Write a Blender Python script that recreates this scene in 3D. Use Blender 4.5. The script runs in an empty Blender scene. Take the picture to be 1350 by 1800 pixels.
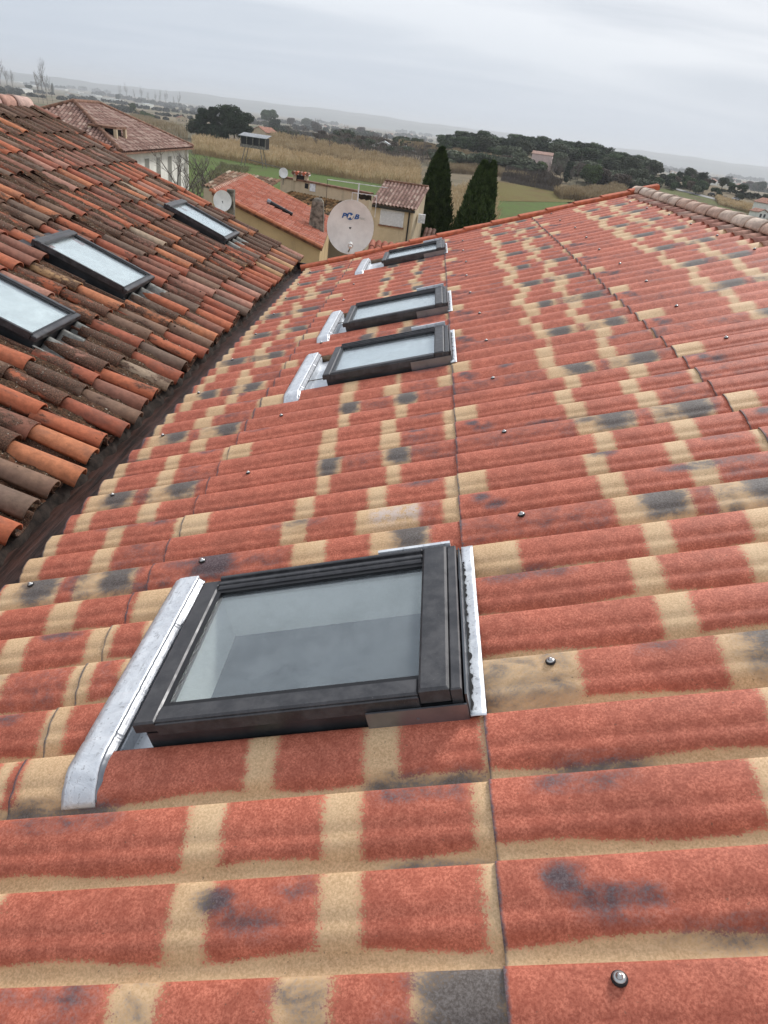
import bpy, bmesh, math, random
import numpy as np
from mathutils import Vector, Matrix, Euler

R = math.radians
rnd = random.Random(7)
nrg = np.random.default_rng(11)
scene = bpy.context.scene
COL = scene.collection

# ------------------------------------------------------------------ camera, world, sun, exposure
CAM_POS = np.array([-0.466, -2.866, 1.413])
# columns = camera x, y, z axes in the world (phone held slightly crooked, looking down the roof)
_R = np.array([[0.9911, -0.1331, 0.0029],
               [0.0672, 0.4816, -0.8738],
               [0.1149, 0.8662, 0.4863]])
_u, _s, _v = np.linalg.svd(_R)
CAM_R = _u @ _v
F = 1219.2                       # focal length in pixels of the 1350 px wide photograph
cam_data = bpy.data.cameras.new("camera")
cam_data.sensor_fit = 'HORIZONTAL'
cam_data.sensor_width = 36.0
cam_data.lens = F / 1350.0 * 36.0
cam_data.clip_start = 0.05
cam_data.clip_end = 60000
cam = bpy.data.objects.new("camera", cam_data)
COL.objects.link(cam)
cam.matrix_world = Matrix([list(CAM_R[0]) + [CAM_POS[0]], list(CAM_R[1]) + [CAM_POS[1]],
                           list(CAM_R[2]) + [CAM_POS[2]], [0, 0, 0, 1]])
scene.camera = cam

SUN_EL, SUN_AZ = R(40), R(32)
world = bpy.data.worlds.new("World")
scene.world = world
world.use_nodes = True
wt = world.node_tree
wt.nodes.clear()
def wn(t, **k):
    n = wt.nodes.new(t)
    for a, b in k.items():
        setattr(n, a, b)
    return n
w_out = wn('ShaderNodeOutputWorld')
w_bg = wn('ShaderNodeBackground')
w_sky = wn('ShaderNodeTexSky', sky_type='NISHITA', sun_disc=False)
w_sky.sun_elevation = SUN_EL
w_sky.sun_rotation = SUN_AZ
w_sky.dust_density = 4.0
w_tc = wn('ShaderNodeTexCoord')
w_sep = wn('ShaderNodeSeparateXYZ')
wt.links.new(w_tc.outputs['Generated'], w_sep.inputs[0])
# cloud layer: project the view direction on a flat cloud deck
w_add = wn('ShaderNodeMath', operation='ADD'); w_add.inputs[1].default_value = 0.12
w_abs = wn('ShaderNodeMath', operation='MAXIMUM'); w_abs.inputs[1].default_value = 0.0
wt.links.new(w_sep.outputs['Z'], w_abs.inputs[0]); wt.links.new(w_abs.outputs[0], w_add.inputs[0])
w_dx = wn('ShaderNodeMath', operation='DIVIDE'); w_dy = wn('ShaderNodeMath', operation='DIVIDE')
wt.links.new(w_sep.outputs['X'], w_dx.inputs[0]); wt.links.new(w_add.outputs[0], w_dx.inputs[1])
wt.links.new(w_sep.outputs['Y'], w_dy.inputs[0]); wt.links.new(w_add.outputs[0], w_dy.inputs[1])
w_cmb = wn('ShaderNodeCombineXYZ')
wt.links.new(w_dx.outputs[0], w_cmb.inputs[0]); wt.links.new(w_dy.outputs[0], w_cmb.inputs[1])
w_map = wn('ShaderNodeMapping'); w_map.inputs['Rotation'].default_value = (0, 0, R(28)); w_map.inputs['Scale'].default_value = (0.45, 1.1, 1)
wt.links.new(w_cmb.outputs[0], w_map.inputs[0])
w_noise = wn('ShaderNodeTexNoise'); w_noise.inputs['Scale'].default_value = 0.8
w_noise.inputs['Detail'].default_value = 9.0; w_noise.inputs['Roughness'].default_value = 0.5; w_noise.inputs['Distortion'].default_value = 0.5
wt.links.new(w_map.outputs[0], w_noise.inputs['Vector'])
w_ramp = wn('ShaderNodeValToRGB')
w_ramp.color_ramp.elements[0].position = 0.41; w_ramp.color_ramp.elements[0].color = (5.1, 5.6, 6.45, 1)
w_ramp.color_ramp.elements[1].position = 0.60; w_ramp.color_ramp.elements[1].color = (8.2, 8.5, 9.0, 1)
wt.links.new(w_noise.outputs['Fac'], w_ramp.inputs[0])
# horizon: slightly darker blue-grey murk
w_hz = wn('ShaderNodeMapRange', interpolation_type='SMOOTHSTEP')
w_hz.inputs['From Min'].default_value = -0.02; w_hz.inputs['From Max'].default_value = 0.20
wt.links.new(w_sep.outputs['Z'], w_hz.inputs['Value'])
w_mixh = wn('ShaderNodeMixRGB'); w_mixh.inputs[1].default_value = (5.6, 6.35, 7.4, 1)
wt.links.new(w_hz.outputs[0], w_mixh.inputs[0]); wt.links.new(w_ramp.outputs[0], w_mixh.inputs[2])
w_mix = wn('ShaderNodeMixRGB'); w_mix.inputs[0].default_value = 0.90
wt.links.new(w_sky.outputs[0], w_mix.inputs[1]); wt.links.new(w_mixh.outputs[0], w_mix.inputs[2])
w_bg.inputs['Strength'].default_value = 0.055
wt.links.new(w_mix.outputs[0], w_bg.inputs['Color']); wt.links.new(w_bg.outputs[0], w_out.inputs[0])

sun_d = bpy.data.lights.new("sun", 'SUN')
sun_d.energy = 1.5
sun_d.angle = R(14)
sun_d.color = (1.0, 0.97, 0.93)
sun = bpy.data.objects.new("sun", sun_d)
COL.objects.link(sun)
# brighter part of the overcast sky is ahead of the camera
sdir = Vector((math.sin(SUN_AZ) * math.cos(SUN_EL), math.cos(SUN_AZ) * math.cos(SUN_EL), math.sin(SUN_EL)))
sun.rotation_euler = sdir.to_track_quat('Z', 'Y').to_euler()

scene.view_settings.view_transform = 'Standard'
scene.view_settings.look = 'None'
scene.view_settings.exposure = 1.08
scene.view_settings.gamma = 1.0
scene.view_settings.use_curve_mapping = False
scene.render.engine = 'CYCLES'
scene.cycles.max_bounces = 6
scene.cycles.transparent_max_bounces = 12
scene.cycles.volume_bounces = 0
scene.cycles.use_denoising = True

# ------------------------------------------------------------------ helpers
def tag(o, label=None, cat=None, group=None, kind=None):
    if label: o['label'] = label
    if cat: o['category'] = cat
    if group: o['group'] = group
    if kind: o['kind'] = kind
    return o

def empty(name, loc=(0, 0, 0), rz=0.0, mat=None, label=None, cat=None, group=None, parent=None):
    o = bpy.data.objects.new(name, None)
    o.empty_display_size = 0.2
    COL.objects.link(o)
    if mat is not None: o.matrix_world = mat
    else:
        o.location = loc; o.rotation_euler = (0, 0, rz)
    if parent: o.parent = parent
    return tag(o, label, cat, group)

def obj(name, mesh, parent=None, loc=None, rot=None, scale=None, color=None):
    o = bpy.data.objects.new(name, mesh)
    COL.objects.link(o)
    if parent: o.parent = parent
    if loc is not None: o.location = loc
    if rot is not None: o.rotation_euler = rot
    if scale is not None: o.scale = scale if hasattr(scale, '__len__') else (scale,) * 3
    if color is not None: o.color = color
    return o

def copy_tree(o, parent=None):
    c = o.copy(); COL.objects.link(c)
    if parent: c.parent = parent
    for ch in o.children: copy_tree(ch, c)
    return c

class MB:
    def __init__(s): s.v = []; s.f = []; s.sm = []; s.mi = []
    def add(s, vs, fs, smooth=False, m=0):
        b = len(s.v); s.v += [tuple(map(float, p)) for p in vs]
        for f in fs: s.f.append([i + b for i in f]); s.sm.append(smooth); s.mi.append(m)
        return s
    def box(s, x0, x1, y0, y1, z0, z1, m=0, M=None):
        vs = [(x0,y0,z0),(x1,y0,z0),(x1,y1,z0),(x0,y1,z0),(x0,y0,z1),(x1,y0,z1),(x1,y1,z1),(x0,y1,z1)]
        if M is not None: vs = [M @ Vector(p) for p in vs]
        return s.add(vs, [(0,3,2,1),(4,5,6,7),(0,1,5,4),(1,2,6,5),(2,3,7,6),(3,0,4,7)], m=m)
    def bev(s, x0, x1, y0, y1, z0, z1, b=0.004, m=0):
        # box with chamfered top edges and corners
        ring = lambda i, z: [(x0+i,y0,z),(x1-i,y0,z),(x1,y0+i,z),(x1,y1-i,z),(x1-i,y1,z),(x0+i,y1,z),(x0,y1-i,z),(x0,y0+i,z)]
        top = [(x0+b+b*.3,y0+b,z1),(x1-b*1.3,y0+b,z1),(x1-b,y0+b*1.3,z1),(x1-b,y1-b*1.3,z1),(x1-b*1.3,y1-b,z1),(x0+b*1.3,y1-b,z1),(x0+b,y1-b*1.3,z1),(x0+b,y0+b*1.3,z1)]
        vs = ring(b*.3, z0) + ring(b*.3, z1-b) + top
        fs = [tuple(range(7,-1,-1)), tuple(range(16,24))]
        for k in (0, 8):
            for i in range(8): fs.append((k+i, k+(i+1)%8, k+8+(i+1)%8, k+8+i))
        return s.add(vs, fs, m=m)
    def cyl(s, p0, p1, r0, r1=None, n=10, caps=True, m=0, smooth=True):
        r1 = r0 if r1 is None else r1
        p0, p1 = Vector(p0), Vector(p1)
        d = (p1 - p0).normalized()
        a = d.orthogonal().normalized(); b = d.cross(a)
        vs = []
        for p, r in ((p0, r0), (p1, r1)):
            for i in range(n):
                t = 2*math.pi*i/n
                vs.append(p + a*(r*math.cos(t)) + b*(r*math.sin(t)))
        s.add(vs, [(i, (i+1)%n, n+(i+1)%n, n+i) for i in range(n)], smooth, m)
        if caps: s.add(vs[:n], [tuple(range(n-1,-1,-1))], m=m); s.add(vs[n:], [tuple(range(n))], m=m)
        return s
    def tube(s, pts, rad, n=6, m=0):
        pts = [Vector(p) for p in pts]
        if not hasattr(rad, '__len__'): rad = [rad]*len(pts)
        for i in range(len(pts)-1): s.cyl(pts[i], pts[i+1], rad[i], rad[i+1], n, i in (0, len(pts)-2), m)
        return s
    def lathe(s, prof, n=16, m=0, c=(0,0,0)):
        vs = [(c[0]+r*math.cos(2*math.pi*i/n), c[1]+r*math.sin(2*math.pi*i/n), c[2]+z) for r, z in prof for i in range(n)]
        return s.add(vs, [(k*n+i, k*n+(i+1)%n, (k+1)*n+(i+1)%n, (k+1)*n+i) for k in range(len(prof)-1) for i in range(n)], True, m)
    def mesh(s, name, *mats):
        me = bpy.data.meshes.new(name)
        me.from_pydata(s.v, [], s.f)
        for m in mats: me.materials.append(m)
        me.polygons.foreach_set('use_smooth', s.sm)
        if len(mats) > 1: me.polygons.foreach_set('material_index', s.mi)
        me.update()
        return me
    def obj(s, name, mat, parent=None, **k):
        mats = mat if isinstance(mat, (list, tuple)) else [mat]
        return obj(name, s.mesh(name, *mats), parent, **k)

def np_mesh(name, V, Fq, mats, smooth=False, mi=None, attrs=None):
    V = np.asarray(V, np.float32); Fq = np.asarray(Fq, np.int32)
    me = bpy.data.meshes.new(name)
    nv, nf, k = len(V), len(Fq), Fq.shape[1]
    me.vertices.add(nv); me.vertices.foreach_set('co', V.ravel())
    me.loops.add(nf*k); me.loops.foreach_set('vertex_index', Fq.ravel())
    me.polygons.add(nf); me.polygons.foreach_set('loop_start', np.arange(nf, dtype=np.int32)*k)
    me.polygons.foreach_set('loop_total', np.full(nf, k, np.int32))
    me.polygons.foreach_set('use_smooth', np.full(nf, smooth))
    for m in mats: me.materials.append(m)
    if mi is not None: me.polygons.foreach_set('material_index', np.asarray(mi, np.int32))
    for a, vals in (attrs or {}).items():
        at = me.attributes.new(a, 'FLOAT', 'POINT'); at.data.foreach_set('value', np.asarray(vals, np.float32))
    me.update(); me.validate()
    return me

# --- small node kit
class NT:
    def __init__(s, name, rough=0.8, spec=0.3):
        s.m = bpy.data.materials.new(name); s.m.use_nodes = True
        s.t = s.m.node_tree; s.b = s.t.nodes['Principled BSDF']
        s.b.inputs['Roughness'].default_value = rough
        s.b.inputs['Specular IOR Level'].default_value = spec
    def n(s, t, ins=None, **k):
        x = s.t.nodes.new(t)
        for a, b in k.items(): setattr(x, a, b)
        for a, b in (ins or {}).items(): s.put(x.inputs[a], b)
        return x
    def put(s, sock, v):
        if isinstance(v, bpy.types.NodeSocket): s.t.links.new(v, sock)
        elif hasattr(v, '__len__') and len(v) == 3 and sock.type == 'RGBA': sock.default_value = (*v, 1)
        else: sock.default_value = v
    def math(s, op, a, b=0.0, c=None, clamp=False):
        x = s.n('ShaderNodeMath', operation=op, use_clamp=clamp); s.put(x.inputs[0], a); s.put(x.inputs[1], b)
        if c is not None: s.put(x.inputs[2], c)
        return x.outputs[0]
    def mix(s, f, a, b, blend='MIX'):
        x = s.n('ShaderNodeMixRGB', blend_type=blend); s.put(x.inputs[0], f); s.put(x.inputs[1], a); s.put(x.inputs[2], b)
        return x.outputs[0]
    def ss(s, v, a, b, lo=0.0, hi=1.0):
        x = s.n('ShaderNodeMapRange', interpolation_type='SMOOTHSTEP')
        for i, q in enumerate((v, a, b, lo, hi)): s.put(x.inputs[i], q)
        return x.outputs[0]
    def noise(s, vec, scale, detail=4, rough=0.55, dist=0.0):
        x = s.n('ShaderNodeTexNoise', {'Scale': scale, 'Detail': detail, 'Roughness': rough, 'Distortion': dist})
        if vec is not None: s.put(x.inputs['Vector'], vec)
        return x.outputs['Fac']
    def coord(s, which='Object'): return s.n('ShaderNodeTexCoord').outputs[which]
    def pos(s): return s.n('ShaderNodeNewGeometry').outputs['Position']
    def mapv(s, vec, scale=(1,1,1), loc=(0,0,0)):
        x = s.n('ShaderNodeMapping'); s.put(x.inputs[0], vec); x.inputs['Scale'].default_value = scale; x.inputs['Location'].default_value = loc
        return x.outputs[0]
    def attr(s, name): return s.n('ShaderNodeAttribute', attribute_name=name).outputs['Fac']
    def bump(s, h, strength=0.3, dist=0.01):
        x = s.n('ShaderNodeBump', {'Strength': strength, 'Distance': dist}); s.put(x.inputs['Height'], h)
        s.t.links.new(x.outputs[0], s.b.inputs['Normal'])
    def base(s, c): s.put(s.b.inputs['Base Color'], c); return s

def plain(name, col, rough=0.6, metal=0.0, spec=0.3, var=0.12, scale=8.0, bump=0.0):
    k = NT(name, rough, spec)
    p = k.coord()
    f = k.noise(p, scale, 5, 0.6)
    d = tuple(c*(1-var*2) for c in col); l = tuple(min(1, c*(1+var*1.4)) for c in col)
    k.base(k.mix(k.ss(f, 0.3, 0.7), d, l))
    k.b.inputs['Metallic'].default_value = metal
    if bump: k.bump(f, bump, 0.01)
    return k.m

# ------------------------------------------------------------------ pixel of the photograph -> real point
def ray(px, py):
    d = CAM_R @ np.array([px - 675.0, 900.0 - py, -F])
    return d / np.linalg.norm(d)
def at_z(px, py, z):
    d = ray(px, py); return CAM_POS + d * ((z - CAM_POS[2]) / d[2])
def at_r(px, py, r):
    d = ray(px, py); return CAM_POS + d * (r / math.hypot(d[0], d[1]))
def proj(P):
    q = CAM_R.T @ (np.asarray(P, float) - CAM_POS)
    if q[2] > -0.05: return (-9999, -9999)
    return (675 + F*q[0]/-q[2], 900 - F*q[1]/-q[2])

# ------------------------------------------------------------------ materials
def mat_sheet():
    k = NT("painted_fibre_cement", 0.62, 0.36)
    p = k.coord('Object')
    oi = k.n('ShaderNodeObjectInfo')
    off = k.n('ShaderNodeVectorMath', operation='ADD'); k.put(off.inputs[0], p)
    sc = k.n('ShaderNodeVectorMath', operation='SCALE'); k.put(sc.inputs[0], oi.outputs['Location']); sc.inputs['Scale'].default_value = 1.0
    k.put(off.inputs[1], sc.outputs[0]); p = off.outputs[0]
    grain = k.noise(p, 150, 4, 0.75)
    grain2 = k.noise(p, 620, 2, 0.6)
    mid = k.noise(p, 26, 5, 0.65)
    big = k.noise(p, 4.0, 4, 0.6)
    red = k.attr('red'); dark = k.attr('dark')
    n1 = k.math('MULTIPLY', k.math('SUBTRACT', grain, 0.5), 1.8)
    n2 = k.math('MULTIPLY', k.math('SUBTRACT', mid, 0.5), 0.45)
    n12 = k.math('ADD', n1, n2)
    rm = k.ss(k.math('ADD', red, n12), 0.30, 0.66)
    patchy = k.math('ADD', k.math('MULTIPLY', n12, 0.75), k.math('MULTIPLY', k.math('SUBTRACT', k.noise(k.mapv(p, (0.6, 1, 1)), 13, 4, 0.65, 0.6), 0.5), 1.5))
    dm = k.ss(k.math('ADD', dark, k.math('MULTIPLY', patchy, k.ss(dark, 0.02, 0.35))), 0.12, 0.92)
    ochre = k.mix(k.ss(grain, 0.3, 0.72), (0.55, 0.345, 0.175), (0.90, 0.61, 0.36))
    ochre = k.mix(k.ss(big, 0.35, 0.7, 0, 0.35), ochre, (0.50, 0.40, 0.26))
    redc = k.mix(k.ss(grain, 0.34, 0.66), (0.37, 0.088, 0.050), (0.70, 0.225, 0.140))
    redc = k.mix(k.ss(mid, 0.38, 0.66, 0, 0.55), redc, (0.33, 0.072, 0.040))
    redc = k.mix(k.ss(grain2, 0.60, 0.75, 0, 0.30), redc, (0.68, 0.32, 0.20))
    c = k.mix(rm, ochre, redc)
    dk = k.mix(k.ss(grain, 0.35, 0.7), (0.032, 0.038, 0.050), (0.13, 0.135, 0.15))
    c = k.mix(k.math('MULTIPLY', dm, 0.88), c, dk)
    # weathering: fine dark specks, dust in the troughs, pale efflorescence
    specks = k.ss(k.noise(p, 95, 2, 0.5), 0.70, 0.76, 0, 0.55)
    c = k.mix(specks, c, (0.10, 0.075, 0.05))
    dirt = k.math('MULTIPLY', k.attr('trough'), k.ss(k.noise(p, 60, 4, 0.8), 0.50, 0.66))
    c = k.mix(k.math('MULTIPLY', dirt, 0.75), c, (0.055, 0.048, 0.038))
    fall = k.ss(big, 0.28, 0.72, 0.82, 1.06)
    c = k.mix(1.0, c, k.n('ShaderNodeCombineColor', {0: fall, 1: fall, 2: fall}).outputs[0], 'MULTIPLY')
    sf = k.math('MULTIPLY', k.attr('scuff'), k.ss(k.math('ADD', mid, k.math('MULTIPLY', grain, 0.5)), 0.62, 0.80))
    c = k.mix(k.math('MULTIPLY', sf, 0.8), c, (0.62, 0.53, 0.50))
    k.base(c)
    h = k.math('ADD', k.math('MULTIPLY', grain, 0.6), k.math('MULTIPLY', mid, 0.8))
    k.bump(h, 0.35, 0.0022)
    return k.m

def mat_clay(name="old_clay", mossy=1.0):
    k = NT(name, 0.85, 0.3)
    oi = k.n('ShaderNodeObjectInfo')
    p0 = k.coord('Object')
    add = k.n('ShaderNodeVectorMath', operation='MULTIPLY_ADD'); k.put(add.inputs[0], oi.outputs['Location']); add.inputs[1].default_value = (1.7, 1.7, 1.7); k.put(add.inputs[2], p0)
    p = add.outputs[0]
    fine = k.noise(p, 120, 3, 0.7)
    mid = k.noise(p, 22, 6, 0.7)
    blot = k.noise(k.mapv(p, (0.55, 1, 1)), 7.5, 5, 0.62)
    hs = k.n('ShaderNodeHueSaturation', {'Color': oi.outputs['Color']}); k.put(hs.inputs['Value'], k.ss(mid, 0.25, 0.75, 0.72, 1.22))
    c = hs.outputs[0]
    c = k.mix(k.ss(blot, 0.45, 0.65, 0, 0.35), c, (0.16, 0.095, 0.075))
    moss_amt = k.math('MULTIPLY', oi.outputs['Alpha'], mossy)
    thr = k.math('SUBTRACT', 0.86, k.math('MULTIPLY', moss_amt, 0.62))
    f = k.math('ADD', k.math('MULTIPLY', blot, 0.62), k.math('MULTIPLY', mid, 0.42))
    m = k.ss(f, thr, k.math('ADD', thr, 0.09))
    mossc = k.mix(k.ss(fine, 0.38, 0.62), (0.036, 0.022, 0.015), (0.155, 0.085, 0.055))
    mossc = k.mix(k.ss(k.noise(p, 45, 3, 0.7), 0.58, 0.66), mossc, (0.17, 0.062, 0.038))
    mossc = k.mix(k.ss(k.noise(p, 70, 2, 0.5), 0.66, 0.71), mossc, (0.30, 0.27, 0.22))
    c = k.mix(k.math('MULTIPLY', m, 0.93), c, mossc)
    k.base(c)
    k.bump(k.math('ADD', k.math('MULTIPLY', m, k.math('ADD', fine, 0.5)), k.math('MULTIPLY', mid, 0.4)), 0.7, 0.006)
    return k.m

def mat_cladding():
    k = NT("grey_cladding", 0.42, 0.45)
    p = k.coord('Object')
    f = k.noise(p, 300, 2, 0.6); g = k.noise(p, 14, 5, 0.7)
    c = k.mix(k.ss(g, 0.35, 0.7), (0.050, 0.050, 0.054), (0.095, 0.094, 0.098))
    c = k.mix(k.ss(f, 0.66, 0.72, 0, 0.6), c, (0.20, 0.19, 0.18))
    k.base(c); k.put(k.b.inputs['Roughness'], k.ss(g, 0.3, 0.7, 0.32, 0.58))
    k.b.inputs['Metallic'].default_value = 0.35
    k.bump(f, 0.15, 0.001)
    return k.m

def mat_zinc():
    k = NT("zinc", 0.35, 0.5)
    p = k.coord('Object')
    g = k.noise(p, 9, 6, 0.7, 1.2); f = k.noise(p, 60, 4, 0.7)
    c = k.mix(k.ss(g, 0.3, 0.72), (0.60, 0.63, 0.67), (0.82, 0.85, 0.88))
    c = k.mix(k.ss(f, 0.56, 0.68, 0, 0.6), c, (0.22, 0.22, 0.23))
    c = k.mix(k.ss(k.noise(k.mapv(p, (1, .12, 1)), 90, 3, .6), 0.62, 0.70, 0, 0.5), c, (0.30, 0.30, 0.31))
    k.base(c); k.b.inputs['Metallic'].default_value = 0.35
    k.put(k.b.inputs['Roughness'], k.ss(g, 0.3, 0.7, 0.28, 0.50))
    k.bump(g, 0.35, 0.012)
    return k.m

def mat_glass(name, drops=0.0, refl=1.55):
    k = NT(name)
    t = k.t; t.nodes.remove(k.b)
    out = [n for n in t.nodes if n.type == 'OUTPUT_MATERIAL'][0]
    gl = k.n('ShaderNodeBsdfGlossy', {'Roughness': 0.02, 'Color': (0.93, 0.97, 1.0)})
    tr = k.n('ShaderNodeBsdfTransparent', {'Color': (0.93, 0.96, 0.96)})
    df = k.n('ShaderNodeBsdfDiffuse', {'Color': (0.42, 0.46, 0.48)})
    lw = k.n('ShaderNodeLayerWeight', {'Blend': 0.5})
    fr = k.math('ADD', 0.05, k.math('MULTIPLY', k.math('POWER', lw.outputs['Facing'], refl), 0.9))
    p = k.coord('Object')
    n1 = k.noise(p, 150, 2, 0.5); n2 = k.noise(k.mapv(p, (1, 3, 1)), 7, 4, 0.6)
    bp = k.n('ShaderNodeBump', {'Strength': 0.12 + drops, 'Distance': 0.0012}); k.put(bp.inputs['Height'], k.math('ADD', k.ss(n1, 0.55, 0.7), n2))
    k.put(gl.inputs['Normal'], bp.outputs[0])
    mx = k.n('ShaderNodeMixShader'); k.put(mx.inputs[0], fr); k.put(mx.inputs[1], tr.outputs[0]); k.put(mx.inputs[2], gl.outputs[0])
    film = k.ss(k.math('ADD', k.noise(p, 5, 5, 0.7), k.math('MULTIPLY', n1, 0.25)), 0.40, 0.80, 0.04, 0.17)
    m2 = k.n('ShaderNodeMixShader'); k.put(m2.inputs[0], film); k.put(m2.inputs[1], mx.outputs[0]); k.put(m2.inputs[2], df.outputs[0])
    k.put(out.inputs['Surface'], m2.outputs[0])
    return k.m

def mat_stucco(name, col, stain=0.4, stainc=(0.22, 0.19, 0.15)):
    k = NT(name, 0.9, 0.15)
    p = k.pos()
    g = k.noise(p, 1.3, 6, 0.65); st = k.noise(k.mapv(p, (2.2, 2.2, 0.35)), 1.1, 5, 0.65); f = k.noise(p, 40, 3, 0.6)
    c = k.mix(k.ss(g, 0.3, 0.7), tuple(x*0.88 for x in col), tuple(min(1, x*1.06) for x in col))
    c = k.mix(k.ss(st, 0.52, 0.74, 0, stain), c, stainc)
    k.base(c); k.bump(f, 0.25, 0.01)
    return k.m

M_SHEET = mat_sheet()
M_CLAY = mat_clay()
M_CLAD = mat_cladding()
M_ZINC = mat_zinc()
M_GLASS = mat_glass("window_glass", 0.10, 3.0)
M_GLASS_OLD = mat_glass("grimy_glass", 0.2, 3.2)
M_BLACK = plain("black_metal", (0.018, 0.018, 0.02), 0.4, 0.3, 0.5)
M_DARKMETAL = plain("dark_grey_metal", (0.10, 0.11, 0.12), 0.33, 0.7, 0.5, 0.15, 5)
M_MIDMETAL = plain("mid_grey_metal", (0.24, 0.25, 0.27), 0.36, 0.8, 0.5, 0.12, 6)
M_STEEL = plain("screw_steel", (0.55, 0.55, 0.54), 0.3, 0.9, 0.5)
M_RUBBER = plain("rubber_washer", (0.02, 0.02, 0.022), 0.6)
M_REVEAL = plain("pale_lining", (0.88, 0.88, 0.84), 0.7, var=0.03)
M_ROOM = plain("dark_blind", (0.055, 0.062, 0.072), 0.8)
M_BLIND = plain("pale_blind", (0.92, 0.93, 0.92), 0.8, var=0.04)
M_LEAD = plain("ribbed_lead", (0.20, 0.20, 0.185), 0.6, 0.3, 0.4, 0.2, 18, 0.4)
M_MORTAR = plain("mortar", (0.20, 0.17, 0.14), 0.95, var=0.3, scale=20, bump=0.5)

def mat_gutter():
    k = NT("rusty_valley_metal", 0.45, 0.4)
    p = k.pos()
    a = k.noise(k.mapv(p, (9, 0.7, 9)), 3.0, 5, 0.7); b = k.noise(p, 6, 5, 0.7)
    c = k.mix(k.ss(a, 0.35, 0.65), (0.018, 0.011, 0.009), (0.072, 0.034, 0.026))
    c = k.mix(k.ss(b, 0.55, 0.75, 0, 0.7), c, (0.040, 0.036, 0.030))
    k.base(c); k.bump(a, 0.6, 0.01); k.b.inputs['Metallic'].default_value = 0.2
    return k.m
M_GUTTER = mat_gutter()

# ================================================================== MAIN ROOF (painted corrugated sheets)
AL = R(18.2376); CA, SA = math.cos(AL), math.sin(AL)
PITCH = 0.23
HW = 0.073                      # wave height; crest tops lie in the local plane z = 0
ROOF_M = Matrix(((CA, 0, -SA, 0), (0, 1, 0, 0), (SA, 0, CA, 0), (0, 0, 0, 1)))   # local (s up the slope, t along the ridge, n)
roof = empty("corrugated_roof", mat=ROOF_M, label="low roof of painted corrugated sheets in red, ochre and black, with four skylights in it", cat="roof")

_WX = np.array([0, .012, .05, .12, .20, .28, .34, .39, .43, .47, .51, .55, .59, .63, .67, .71, .76, .84, .93, .958, .97, .99, 1.0])
_WH = np.array([.950, .985, 1.0, .995, .965, .915, .86, .785, .695, .645, .62, .58, .50, .375, .235, .12, .045, .0, .005, .03, .12, .80, .950])
def wave(v):
    """height of the sheet: each wave ends on its far side in a steep drop at v = k and falls gently toward the camera"""
    return (np.interp(np.ceil(v - 1e-9) - v, _WX, _WH) - 1.0)*HW

def verge_t(s): return 8.72 + (s + 1.48)*0.165      # the far edge runs slightly askew

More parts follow.
